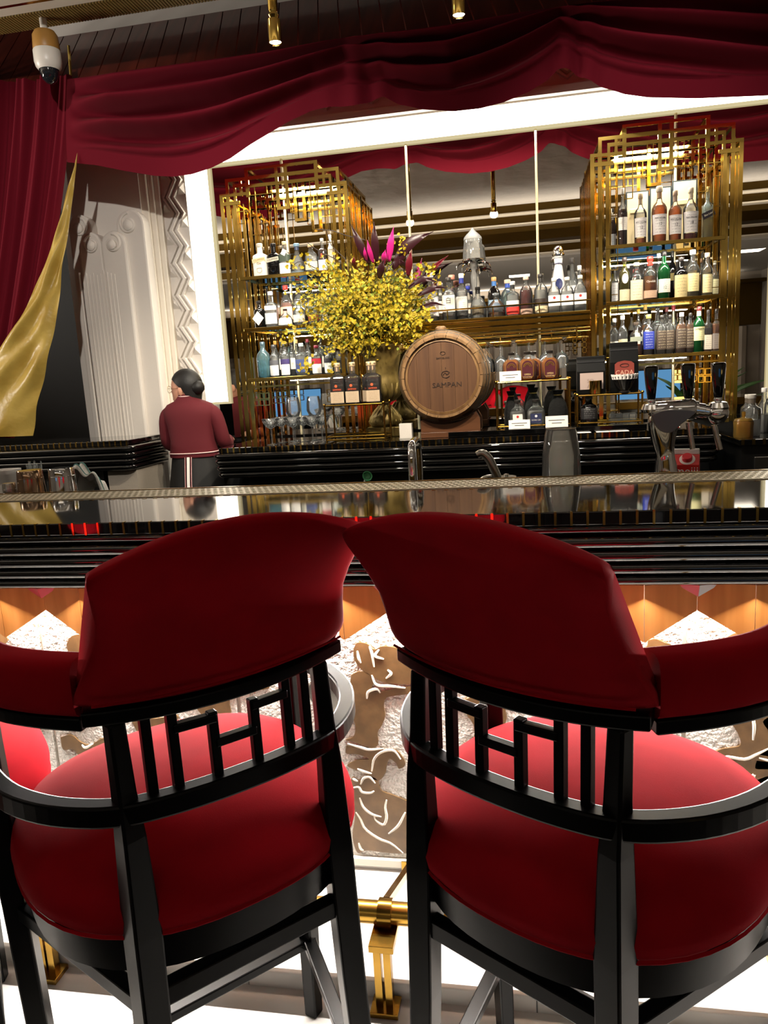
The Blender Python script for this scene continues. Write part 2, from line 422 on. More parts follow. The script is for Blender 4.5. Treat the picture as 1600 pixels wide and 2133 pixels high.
for x, y in ((843, 260), (1115, 250), (586, 340), (1408, 230)):      # slim gold joints between the mirror panes
    xx = P(x, y, YM).x
    MB().tube([(xx, YM-.006, MZ0), (xx, YM-.006, MZ1)], .0075, 8).build('joint_rod', pale_gold, wb, smooth=True)
# zigzag relief beside and above the cove
zx = MXL-.17
def zig(a, b, nz, w, horizontal):
    pts = []
    for i in range(nz+1):
        t = lerp(a, b, i/nz); s = w*(-.5 if i % 2 else .5)
        pts.append((t, s))
    for off, hw_, dp in ((0, .014, .032), (.034, .010, .022), (-.034, .010, .022)):
        vs = []; fs = []
        for t, s in pts:
            for e, yy in ((-hw_, YM-.019), (-hw_*.6, YM-.019-dp), (hw_*.6, YM-.019-dp), (hw_, YM-.019)):
                vs.append((t, yy, MZ1+.33+s+off+e) if horizontal else (zx-.085+s+off+e, yy, t))
        for i in range(len(pts)-1):
            for j in range(3): fs.append((i*4+j, i*4+j+1, i*4+j+5, i*4+j+4))
        MB().add(vs, fs).build('zigzag_bead', plaster, wb)
zig(1.2, 3.1, 19, .06, False)
zig(-2.1, 1.7, 27, .1, True)
for s_, z_ in ((-1, 1.25), (1, 1.15)):
    for k in range(9):                          # small pyramids in the teeth of the zigzag
        zc = z_+k*.2
        xc = zx-.085+s_*.058
        MB().add([(xc-s_*.03, YM-.02, zc-.035), (xc+s_*.022, YM-.02, zc-.035), (xc+s_*.022, YM-.02, zc+.035), (xc-s_*.03, YM-.02, zc+.035), (xc, YM-.05, zc)],
                 [(0, 1, 4), (1, 2, 4), (2, 3, 4), (3, 0, 4)]).build('pyramid_stud', plaster, wb)
for x0, x1, d in ((zx-.2, zx-.165, .03), (zx-.235, zx-.2, .045), (zx-.34, zx-.235, .06)):
    MB().box(x0, x1, YM-.02-d, YM, 0, 3.4).build('wall_fillet', plaster_lit, wb, bev=.006)
for z0, z1, d in ((MZ1+.16, MZ1+.2, .05), (MZ1+.5, MZ1+.56, .06)):
    MB().box(MXL-.17, 3, YM-.02-d, YM, z0, z1).build('wall_fillet', plaster, wb)
# black opening behind the curtain
MB().box(-6, -2.95, 5.6, 5.7, 0, 4).build('wall_recess', blackvoid)['kind'] = 'structure'

# fluted pilaster with scrolls
pil = thing('scroll_pilaster', 'white fluted plaster pilaster with four curled scrolls left of the lit strip', 'pilaster', (-2.66, 4.66, 0))
def pil_px(x, y): q = P(x, y, 4.68); return q.x+2.66, q.z
def scroll(mb, cx, cz, r, sgn, y0, y1):        # a spiral volute in relief, curling inwards
    pts = []
    for i in range(34):
        t = i/33; a = PI*.5+sgn*t*2*PI*1.15; rr = r*(1-.72*t)
        pts.append(Vector((cx-sgn*0+rr*math.cos(a), y0-.012*t, cz+rr*math.sin(a))))
    mb.tube(pts, [r*.17*(1-.3*i/33) for i in range(34)], 8)
    mb.lathe([(0, -.014), (r*.34, -.01), (r*.36, .02)], 16, (0, 0, 0)) if False else None
zb = 0.0
YPL = 4.64
def plx(x, y): c_ = P(x, y, YPL); return c_.x+2.66, c_.z
wl, wr = plx(147, 500)[0], plx(304, 500)[0]
MB().box(wl+.005, wr-.03, .02, .085, 0, 3.3).build('back_slab', plaster, pil)
def lobe(x0, x1, ztop, y0, name, par):
    r = (x1-x0)/2
    poly = [(x0, 0), (x1, 0)]+[((x0+x1)/2+r*math.cos(a), ztop-r+r*math.sin(a)) for a in [PI*k/14 for k in range(15)]]
    return MB().prism(poly, y0, .04).build(name, plaster, par, bev=.012)
vol = []
for x, y, rp, sg, y0, xa, xb, nm in ((170, 476, 25, -1, -.05, 147, 196, 'outer_shaft'), (273, 468, 28, 1, -.05, 246, 304, 'outer_shaft'), (203, 513, 25, 1, -.085, 174, 222, 'inner_shaft'), (245, 511, 25, -1, -.085, 221, 272, 'inner_shaft')):
    cx, cz = plx(x, y); r = rp*CD((cx-2.66, YPL, cz))/FPX
    xa_, xb_ = plx(xa, y)[0], plx(xb, y)[0]
    lobe(xa_, xb_, cz+r*1.02, y0, nm, pil)
    m = MB(); scroll(m, cx, cz, r*.78, sg, y0+.002, 0); m.build('volute', plaster, pil, smooth=True)
    MB().lathe([(r*.42, 0), (r*.38, .018), (r*.2, .028), (0, .03)], 14).xf(Matrix.Translation((cx+sg*0, y0, cz-r*.12)) @ Matrix.Rotation(PI/2, 4, 'X')).build('volute_eye', plaster, pil, smooth=True)
rf = random.Random(2)
for k in range(11):                             # shallow uneven flutes
    x = plx(180, 600)[0]+k*.0245; rr = rf.uniform(.004, .008)
    MB().tube([(x, -.085+rr*.35, .0), (x, -.085+rr*.35, 2.24+.03*rf.random())], rr, 8).build('flute', plaster, pil, smooth=True)

# ================================================================ FRONT BAR
ZB = 1.15; YF, YB = 1.85, 2.47; XA, XB = -3.4, 2.1
bar = thing('bar_counter', 'long glossy black bar counter with gold inlaid edge and ribbed moulding', 'bar counter', (0, 0, 0))
MB().box(XA, XB, YF, YB, ZB-.034, ZB).build('counter_top', piano, bar, bev=.0025)
inl = MB().box(-.003, .003, -.0012, .0105, -.034, .0009).mesh('inlay'); inl.materials.append(gold)
xk = -1.66
for k in range(64):
    o = bpy.data.objects.new('inlay', inl); COL.objects.link(o); o.parent = bar; o.location = (xk+k*.0385, YF, ZB)
inl2 = MB().box(-.0065, .0065, -.004, .004, 0, .0009).mesh('inlay'); inl2.materials.append(gold)
for k in range(64):
    o = bpy.data.objects.new('inlay', inl2); COL.objects.link(o); o.parent = bar; o.location = (xk+k*.0385, 2.262, ZB)
# ribbed moulding under the top: half-round ribs stepping back a little
zt = ZB-.034
rib_h = [.030, .036, .036, .034, .030]; z = zt
for k, h in enumerate(rib_h):
    inset = [.012, .006, .012, .020, .028][k]
    prof = [(YF+.25, z-h), (YF+inset+.02, z-h)]
    for j in range(9):
        a = -PI/2+PI*j/8
        prof.append((YF+inset+.016-.016*math.cos(a), z-h/2+(h/2-.002)*math.sin(a)))
    prof += [(YF+inset+.02, z), (YF+.25, z)]
    MB().extr(prof, XA, XB).build('moulding_rib', piano, bar, smooth=True, ang=50)
    z -= h
ZM = z                              # underside of the moulding, about .95
# perforated metal mat let into the rear of the top
mat_m = M('perforated pale mat', '#cdc2ab', .4, .35)
per = MB(); y0, y1 = 2.285, 2.435; zt2 = ZB+.003
pitch = .0225; nx = 150; rows = 6; ry = (y1-y0)/rows
for j in range(rows):
    ya = y0+j*ry; yb_ = ya+ry
    per.box(-2.3, 1.08, ya, ya+ry*.42, ZB, zt2)
    for i in range(nx):
        xo = -2.3+i*pitch+(pitch/2 if j % 2 else 0)
        per.box(xo, xo+pitch*.36, ya+ry*.42, yb_, ZB, zt2)
per.box(-2.3, 1.08, y1, y1+.006, ZB, zt2)
pm = per.build('perforated_mat', mat_m)
tag(pm, 'long perforated metal drip mat along the rear edge of the black bar top', 'drip mat')
# rear edge bead of the bar
MB().box(XA, XB, YB, YB+.012, ZB-.06, ZB+.002).build('rear_edge', gold_dark, bar)
# front panel: embossed white slabs with brown figures, wood zigzag above
pan = root('wall_bar_front')
PY = 1.98
jx = [-2.745, -2.115, -1.485, -.855, -.225, .405, 1.035, 1.665]
for a, b in zip(jx, jx[1:]):
    MB().box(a+.006, b-.006, PY, PY+.04, .085, .96).build('panel', relief_white, pan, bev=.002)
MB().box(jx[0], jx[-1], PY+.012, PY+.05, .06, .96).build('joint_back', relief_line, pan)
MB().box(jx[0], jx[-1], PY-.012, PY+.05, .06, .086).build('ledge', relief_line, pan, bev=.003)
MB().box(jx[0], jx[-1], PY, PY+.06, .045, .06).build('base_tile', marble, pan)
bk = MB().box(XA, XB, PY+.05, 2.4, 0, ZM).build('carcass', blackwood, bar)
bk2 = MB().box(XA, XB, YF+.1, 2.4, ZM+.0, ZM+.02).build('soffit', blackwood, bar)
# wooden zigzag pelmet, each folded half-board its own plank
tip0, tp = .289, .2605
for k in range(-8, 6):
    xt = tip0+k*tp
    for s in (-1, 1):
        xp = xt+s*tp/2
        za, zp = .80, .878
        lo, hi = (xt, xp) if s > 0 else (xp, xt)
        zl, zh_ = (za, zp) if s > 0 else (zp, za)
        yl, yh = (1.893, 1.915) if s > 0 else (1.915, 1.893)
        MB().add([(lo+.0008, yl, zl), (hi-.0008, yh, zh_), (hi-.0008, yh, ZM), (lo+.0008, yl, ZM), (lo+.0008, yl+.015, zl), (hi-.0008, yh+.015, zh_), (hi-.0008, yh+.015, ZM), (lo+.0008, yl+.015, ZM)],
                 [(0, 1, 2, 3), (7, 6, 5, 4), (0, 4, 5, 1), (1, 5, 6, 2), (2, 6, 7, 3), (3, 7, 4, 0)]).build('pelmet_board', wood_panel, bar)
red_l = M('red lacquer', '#a3162a', .3); grey_l = M('silver grey lacquer', '#8d9294', .3)
for k in range(-8, 6):              # small drop ornaments between the boards
    xp = tip0+(k+.5)*tp
    c = (xp, 1.905, .918)
    MB().add([(xp-.055, 1.912, ZM), (xp, 1.892, ZM), c], [(0, 1, 2)]).build('drop_facet', red_l, bar, solid=.002)
    MB().add([(xp, 1.892, ZM), (xp+.055, 1.912, ZM), c], [(0, 1, 2)]).build('drop_facet', red_l if k % 2 else grey_l, bar, solid=.002)
# brown figures in flat relief, pale engraved lines
def blob(pts, mat, y0, y1, name, n=40, closed=True):
    q = spline(list(pts)+[pts[0]], n)[:-1]
    return MB().prism([(p.x, p.y) for p in q], y0, y1).build(name, mat, pan)
def fig_px(pts): return [tuple(P(x, y, PY)[i] for i in (0, 2)) for x, y in pts]
figs = [
 # head and shoulders leaning in (top of the centre gap)
 [(737, 1350), (745, 1338), (765, 1340), (780, 1352), (800, 1345), (840, 1352), (880, 1370), (890, 1400), (870, 1420), (840, 1424), (800, 1420), (770, 1405), (750, 1390), (738, 1370)],
 # standing torso with outstretched arm
 [(732, 1405), (748, 1398), (768, 1402), (778, 1420), (775, 1435), (790, 1440), (830, 1432), (880, 1428), (890, 1440), (840, 1446), (806, 1452), (800, 1470), (803, 1490), (796, 1510), (787, 1525), (788, 1550), (772, 1556), (740, 1545), (720, 1540), (735, 1535), (741, 1520), (738, 1500), (725, 1480), (733, 1470), (722, 1462), (700, 1470), (690, 1455), (722, 1450), (735, 1440), (730, 1425)],
 # arms and hips
 [(722, 1553), (745, 1556), (775, 1562), (800, 1560), (830, 1565), (845, 1590), (832, 1600), (825, 1588), (812, 1580), (806, 1595), (803, 1610), (790, 1624), (770, 1618), (752, 1605), (735, 1600), (724, 1592), (745, 1582), (770, 1580), (745, 1570), (722, 1568)],
 # crouching pair at the bottom
 [(730, 1630), (735, 1618), (750, 1625), (765, 1615), (785, 1622), (795, 1645), (820, 1655), (850, 1668), (890, 1690), (900, 1740), (880, 1770), (835, 1776), (800, 1774), (765, 1770), (745, 1774), (735, 1740), (740, 1700), (736, 1660)],
 # left bay
 [(140, 1340), (150, 1325), (168, 1321), (185, 1330), (200, 1350), (215, 1390), (200, 1400), (160, 1380), (145, 1362)],
 [(-30, 1310), (5, 1318), (17, 1330), (12, 1340), (-5, 1345), (-40, 1340)],
 [(-10, 1480), (30, 1485), (80, 1480), (100, 1500), (95, 1515), (70, 1518), (30, 1505), (0, 1500)],
 [(122, 1485), (150, 1480), (190, 1490), (185, 1512), (160, 1514), (135, 1510)],
 [(127, 1535), (150, 1530), (170, 1545), (190, 1550), (215, 1537), (240, 1540), (270, 1560), (240, 1575), (215, 1570), (195, 1580), (170, 1575), (152, 1560), (133, 1560)],
 [(275, 1500), (330, 1495), (370, 1490), (365, 1505), (345, 1512), (345, 1535), (320, 1535), (290, 1525)],
 # right bay
 [(1350, 1333), (1365, 1330), (1385, 1338), (1400, 1345), (1400, 1380), (1345, 1380)],
 [(1500, 1335), (1530, 1318), (1548, 1322), (1560, 1350), (1500, 1360)],
 [(1340, 1490), (1350, 1505), (1353, 1525), (1375, 1534), (1390, 1534), (1385, 1542), (1350, 1545), (1320, 1530)],
 [(1520, 1480), (1560, 1470), (1640, 1475), (1660, 1540), (1640, 1620), (1600, 1640), (1560, 1645), (1520, 1625), (1480, 1600), (1470, 1580), (1500, 1560), (1540, 1552), (1538, 1530), (1524, 1505)],
]
for f_ in figs: blob(fig_px(f_), relief_brown, PY-.004, PY+.01, 'relief_figure', 90)
FIG_DX = (.345, -.47, 1.12, -1.33)
for f_ in figs[:4]:                 # the frieze of figures goes on along the bar
    for dx in FIG_DX: blob([(x+dx, z) for x, z in fig_px(f_)], relief_brown, PY-.004, PY+.01, 'relief_figure', 90)
lines = [
 [(745, 1355), (748, 1370), (752, 1380)], [(770, 1345), (776, 1362), (780, 1388)], [(790, 1352), (782, 1365), (800, 1372)], [(808, 1394), (815, 1402), (805, 1412)],
 [(765, 1454), (768, 1440), (785, 1434), (793, 1442)], [(775, 1405), (785, 1425), (815, 1428), (845, 1432)],
 [(725, 1548), (750, 1555), (770, 1560), (800, 1558)], [(775, 1605), (780, 1580), (795, 1565), (820, 1562), (835, 1580)], [(745, 1600), (760, 1606), (775, 1610)],
 [(752, 1632), (758, 1620), (770, 1617), (782, 1630)], [(735, 1620), (746, 1626)], [(734, 1640), (748, 1638), (755, 1648), (772, 1650), (780, 1646)], [(750, 1660), (758, 1680), (775, 1694), (795, 1700)],
 [(806, 1664), (803, 1680), (806, 1700), (800, 1716), (785, 1708), (780, 1698)], [(742, 1690), (752, 1705), (762, 1725), (790, 1745), (815, 1755), (840, 1775)], [(810, 1735), (830, 1718), (845, 1690)], [(748, 1754), (752, 1766), (758, 1770)],
 [(1512, 1600), (1520, 1592), (1530, 1594), (1530, 1608), (1542, 1610)], [(1555, 1625), (1570, 1612), (1562, 1635), (1572, 1636)], [(1480, 1590), (1510, 1575), (1550, 1580), (1575, 1570), (1600, 1558)], [(1565, 1480), (1570, 1510), (1568, 1540)],
 [(25, 1490), (45, 1498), (65, 1512)], [(85, 1485), (100, 1495), (103, 1512)], [(137, 1490), (135, 1505), (145, 1512)], [(172, 1550), (180, 1556), (195, 1548)], [(196, 1556), (195, 1566)],
 [(585, 1330), (600, 1345)],
]
for l_ in lines:
    pp = [Vector((x, PY-.004, z)) for x, z in fig_px(l_)]
    q = spline(pp, 14)
    rr_ = [.0022+.0022*math.sin(PI*i/14) for i in range(15)]
    MB().tube(q, rr_, 6).build('relief_line', relief_line, pan, smooth=True)
    if lines.index(l_) < 17:
        for dx in FIG_DX: MB().tube([v+Vector((dx, 0, 0)) for v in q], rr_, 6).build('relief_line', relief_line, pan, smooth=True)
# brass foot rail with posts
rail = thing('foot_rail', 'brass foot rail on bracketed posts along the base of the bar', 'foot rail', (0, 0, 0))
RY, RZ = 1.60, .205
MB().tube([(XA, RY, RZ), (XB, RY, RZ)], .027, 20).build('rail_tube', brass, rail, smooth=True)
for px_ in (-2.16, -1.26, -.36, .54, 1.44):
    MB().tube([(px_-.017, RY, RZ), (px_+.017, RY, RZ)], .034, 20).build('collar', gold_dark, rail, smooth=True)
    for dx in (-.012, .012):
        MB().box(px_-.009+dx, px_+.009+dx, 1.522, 1.545, .012, RZ-.04).build('post_bar', gold_dark, rail, bev=.001)
    MB().box(px_-.032, px_+.036, 1.498, 1.556, 0.0, .014).build('base_plate', gold_dark, rail, bev=.001)
    MB().bar((px_, RY+.015, RZ+.02), (px_+.012, PY-.012, .052+.035), .016, .02).build('strut', gold_dark, rail)
    MB().box(px_-.025, px_+.035, PY-.016, PY-.0125, .05, .085).build('wall_plate', gold_dark, rail)
    MB().box(px_-.03, px_+.03, 1.518, RY+.03, RZ-.045, RZ-.027).build('saddle', gold_dark, rail, bev=.001)
hk = thing('bag_hook', 'round polished metal bag hook on the bar front between the two chairs', 'hook', (-.575, PY-.005, .62))
MB().lathe([(0, .0), (.052, .0), (.055, .004), (.055, .02), (.05, .025), (0, .026)], 32).xf(Matrix.Rotation(PI/2, 4, 'X')).build('disc', steel, hk, smooth=True)
MB().tube([(0, .0, 0), (0, .0052, 0)], .02, 14).build('stem', steel, hk, smooth=True)
# ================================================================ BAR CHAIRS
def sp(x, e): return math.copysign(abs(x)**e, x)
def sweep(path, sect, cap=True):
    """loft a closed section (list of (side, up) offsets, or a function of t) along a path kept upright"""
    mb = MB(); n = len(path); path = [Vector(p) for p in path]; vs = []; k = None
    for i, p in enumerate(path):
        d = path[min(i+1, n-1)]-path[max(i-1, 0)]; d.z = 0; d.normalize()
        r = Vector((d.y, -d.x, 0))
        sc = sect(i/(n-1)) if callable(sect) else sect
        k = len(sc)
        vs += [p+r*a+Vector((0, 0, b)) for a, b in sc]
    fs = [(i*k+j, i*k+(j+1) % k, (i+1)*k+(j+1) % k, (i+1)*k+j) for i in range(n-1) for j in range(k)]
    if cap: fs += [tuple(range(k-1, -1, -1)), tuple((n-1)*k+j for j in range(k))]
    return mb.add(vs, fs)
def rect(w, h): return [(-w/2, -h/2), (w/2, -h/2), (w/2, h/2), (-w/2, h/2)]
def oval(w, h, e=.55, n=18): return [(w/2*sp(math.cos(2*PI*i/n), e), h/2*sp(math.sin(2*PI*i/n), e)) for i in range(n)]
ZH = .90
hoopR = [(0, -.026), (.06, -.024), (.12, -.016), (.17, -.002), (.215, .028), (.262, .08), (.298, .15), (.315, .23), (.318, .31), (.31, .39)]
def sym(half): return [(-x, y) for x, y in reversed(half[1:])]+half
WING = [(p.x, p.y) for p in spline([(0, .224), (.12, .224), (.3, .211), (.5, .198), (.7, .2), (.88, .21), (.96, .21), (1, .196)], 60)]
def back_pt(u, v, off=0.):
    A = poly_at(WING, v)
    b0 = lerp(-.004, -.138, v**1.15); sag = lerp(.034, .02, v)
    a = A*u; b = b0-sag*(1-u*u)+.006*math.sin(PI*v)
    z = 1.052+.012*u*u+v*(.224+.05*(1-u*u))
    # outward normal in plan
    nx = -2*sag*u/A; l = math.hypot(nx, 1)
    return Vector((a-off*(-nx)/l*1.0, b+off/l, z))
def make_chair(label, loc, rz, group='red velvet bar chairs along the bar'):
    c = thing('bar_chair', label, 'chair', (loc[0], loc[1], 0), rz, group)
    # backrest cushion
    mb = MB(); nu, n = 44, 36; vs = []
    for i in range(nu+1):
        u = -1+2*i/nu; u = math.copysign(1-(1-abs(u))**1.25, u); e = 1-abs(u)**14*.34
        for j in range(n):
            t = 2*PI*j/n
            v = .5+.5*sp(math.sin(t), .7)*(1-.05*abs(u)**10); w = .039*sp(math.cos(t), .62)*e
            vs.append(back_pt(u, v, .037+w))
    fs = [(i*n+j, i*n+(j+1) % n, (i+1)*n+(j+1) % n, (i+1)*n+j) for i in range(nu) for j in range(n)]
    fs += [tuple(range(n-1, -1, -1)), tuple(nu*n+j for j in range(n))]
    b = mb.add(vs, fs).build('backrest', velvet, c, smooth=True, ang=75)
    MB().tube([back_pt(-.9+1.8*i/30, .06, .001) for i in range(31)], .0022, 6).build('piping', velvet, b, smooth=True)
    # rail under the backrest
    sweep([back_pt(-.97+1.94*i/24, 0, .03)+Vector((0, 0, -.011)) for i in range(25)], rect(.04, .022)).build('back_rail', blackwood, c, bev=.003)
    # hoop
    hp = spline([(x, y, ZH) for x, y in sym(hoopR)], 60)
    sweep(hp, rect(.03, .034)).build('hoop_rail', blackwood, c, bev=.004)
    # arms
    for s in (-1, 1):
        arm = spline([(s*.195, .045, 1.089), (s*.245, .105, 1.089), (s*.285, .175, 1.089), (s*.302, .25, 1.089), (s*.302, .33, 1.089), (s*.298, .40, 1.09)], 24)
        pd = sweep(arm, lambda t: oval(.06*(1-.5*max(0, (t-.93)/.07)), .088*(1-.35*max(0, (t-.93)/.07))), True).build('arm_pad', velvet, c, smooth=True, ang=60)
        sweep([p+Vector((0, 0, -.0545)) for p in arm], rect(.042, .021)).build('arm_rail', blackwood, c, bev=.003)
        # rear leg: square, thicker at the seat, slightly splayed
        pts = [(s*.17, .012, 1.036), (s*.17, .004, .93), (s*.17, -.002, .86), (s*.171, -.005, .70), (s*.176, -.012, .45), (s*.19, -.03, 0)]
        def post(pts, hw, ang):                       # square post, its corner turned outwards
            vv = []; m_ = len(pts)
            for p, h in zip(pts, hw): vv += [Vector(p)+Vector((h*1.414*math.cos(ang+j*PI/2), h*1.414*math.sin(ang+j*PI/2), 0)) for j in range(4)]
            return MB().add(vv, [(i*4+j, i*4+(j+1) % 4, i*4+4+(j+1) % 4, i*4+4+j) for i in range(m_-1) for j in range(4)]+[(3, 2, 1, 0), tuple(4*m_-4+j for j in range(4))]).build('leg', blackwood, c, bev=.004)
        post(pts, [.013, .0145, .018, .0225, .0215, .018], math.atan2(-.25, s*.17))
        post([(s*.296, .385, 1.026), (s*.298, .38, .9), (s*.298, .378, .68), (s*.29, .375, .3), (s*.285, .375, 0)], [.015, .017, .021, .019, .016], math.atan2(.13, s*.29)+PI/4)
        MB().bar((s*.173, -.008, .575), (s*.292, .376, .575), .026, .03).build('stretcher', blackwood, c, bev=.003)
        MB().bar((s*.183, -.022, .2), (s*.287, .375, .2), .03, .022).build('stretcher', blackwood, c, bev=.003)
    MB().bar((-.173, -.008, .59), (.173, -.008, .59), .026, .034).build('stretcher', blackwood, c, bev=.003)
    MB().bar((-.287, .375, .2), (.287, .375, .2), .03, .022).build('stretcher', blackwood, c, bev=.003)
    # fretwork between hoop and back rail
    def arcb(x): return -.022*(1-(x/.17)**2)+.004
    z0, z1 = ZH+.012, 1.034
    for x in (-.131, -.094, .094, .131):
        MB().bar((x, arcb(x), z0), (x, arcb(x)+.003, z1), .015, .016).build('slat', blackwood, c, bev=.002)
    for x in (-.034, .034):
        MB().bar((x, arcb(x), z0), (x, arcb(x)+.002, z1-.016), .015, .016).build('slat', blackwood, c, bev=.002)
    MB().bar((-.034, arcb(.0), .968), (.034, arcb(.0), .968), .016, .014).build('fret_bar', blackwood, c, bev=.002)
    for s in (-1, 1):
        MB().bar((s*.028, arcb(.03), 1.008), (s*.094, arcb(.094), 1.008), .016, .014).build('fret_bar', blackwood, c, bev=.002)
    # seat
    sc = (0, .252, 0)
    MB().lathe([(.262, .688), (.287, .69), (.299, .705), (.302, .725), (.296, .748), (.275, .772), (.22, .796), (.12, .811), (.03, .815), (0, .8155)], 56, sc, ex=2.35).build('seat', velvet, c, smooth=True, ang=70)
    MB().lathe([(.298, .694), (.301, .698), (.298, .702)], 56, sc, ex=2.35, caps=False).build('piping', velvet, c, smooth=True)
    MB().lathe([(.25, .625), (.285, .63), (.288, .688), (.25, .688)], 56, sc, ex=2.35).build('seat_apron', blackwood, c, smooth=True, ang=30)
    return c
make_chair('red velvet bar chair on the right, turned right, its backrest nearest the bar tap', CHR[:2], math.radians(CHR[2]))
make_chair('red velvet bar chair on the left, turned left, its back below the staff member', CHL[:2], math.radians(CHL[2]))
make_chair('red velvet bar chair at the far left edge with only its seat showing', CHT[:2], math.radians(CHT[2]))
# ================================================================ BACK BAR
ZC, YC = 1.15, 4.06                # counter height and front edge
CX0, CX1 = -1.74, .97
bc = thing('back_bar_counter', 'black back bar counter with ribbed rounded edge and gold studs below the shelves', 'counter', (0, 0, 0))
def ribs(par, x0, x1, y0, ztop, depth, nr=4, h=.036, endl=.05, studs=True):
    """stepped half-round nosing that returns round both ends"""
    MB().box(x0+.012, x1-.012, y0+.012, y0+depth, ztop-.03, ztop).build('counter_top', piano, par, bev=.004)
    z = ztop-.03
    for k in range(nr):
        out = .012-.004*k
        path = [(x0-out, y0+depth*.98, z-h/2)]+[(x0-out+.05*(1-math.cos(a)), y0-out+.05*(1-math.sin(a)), z-h/2) for a in [PI/2*j/6 for j in range(7)]]
        path += [(x1+out-.05*(1-math.sin(a)), y0-out+.05*(1-math.cos(a)), z-h/2) for a in [PI/2*j/6 for j in range(7)]]+[(x1+out, y0+depth*.98, z-h/2)]
        sec = [(-.03, -h/2), (0, -h/2+.001)]+[(.016*math.cos(a), (h/2-.002)*math.sin(a)) for a in [-PI/2+PI*j/6 for j in range(7)]]+[(-.03, h/2)]
        sweep(path, sec).build('moulding_rib', piano, par, smooth=True, ang=50)
        z -= h
    MB().box(x0+.03, x1-.03, y0+.02, y0+depth, z-.002, ztop-.03).build('core', blackwood, par)
    if studs:
        m = MB(); x = x0+.03
        while x < x1-.02:
            m.box(x-.0045, x+.0045, y0+.0105, y0+.022, ztop-.028, ztop+.0006); x += .0365
        m.build('gold_studs', gold, par, kind='stuff')
    return z
zlow = ribs(bc, CX0, CX1, YC, ZC, YM-YC-.005)
MB().box(CX0+.12, CX1-.1, YC+.16, YM-.01, 0, zlow).build('cabinet', M('black cabinet', '#0a0a0a', .35), bc)
# further counter at the left
lc = thing('service_counter', 'shorter black ribbed service counter with studded top edge at far left', 'counter', (0, 0, 0))
zl2 = ribs(lc, -3.6, -2.27, 4.05, 1.222, .45, 4, .037)
MB().box(-3.6, -2.5, 4.12, 4.48, 0, zl2).build('cabinet', M('black cabinet', '#0a0a0a', .35), lc)
q = P(262, 985, 4.1)
MB().box(-2.46, -2.27, 4.10, 4.45, 0, zl2).build('stone_pier', M('grey stone', '#8d8478', .8, bump=(80, .3, .004)), lc)
# right-hand counter
rc = thing('side_counter', 'black side counter with gold studded edge at the far right beyond the tap', 'counter', (0, 0, 0))
MB().box(1.06, 2.3, 4.0, 4.7, 1.06, 1.09).build('counter_top', piano, rc, bev=.003)
m = MB()
for k in range(22): m.box(1.07+k*.05, 1.085+k*.05, 3.9985, 4.01, 1.063, 1.0907)
m.build('gold_studs', gold, rc, kind='stuff')
MB().box(1.08, 2.3, 4.03, 4.69, 0, 1.06).build('cabinet', M('black cabinet', '#0a0a0a', .35), rc)
for k in range(2):
    MB().box(1.14+k*.5, 1.60+k*.5, 4.022, 4.03, .7, 1.0).build('door', steel, rc, bev=.004)
# low steel work surface behind the bar
ws = thing('work_surface', 'dark steel work surface behind the bar top', 'counter', (0, 0, 0))
MB().box(-3.2, 2.0, YB+.014, 3.0, .99, 1.01).build('steel_top', M('dark steel', '#4c4a47', .3, .9), ws)
MB().box(-3.2, 2.0, YB+.014, 2.98, 0, .99).build('carcass', blackvoid, ws)

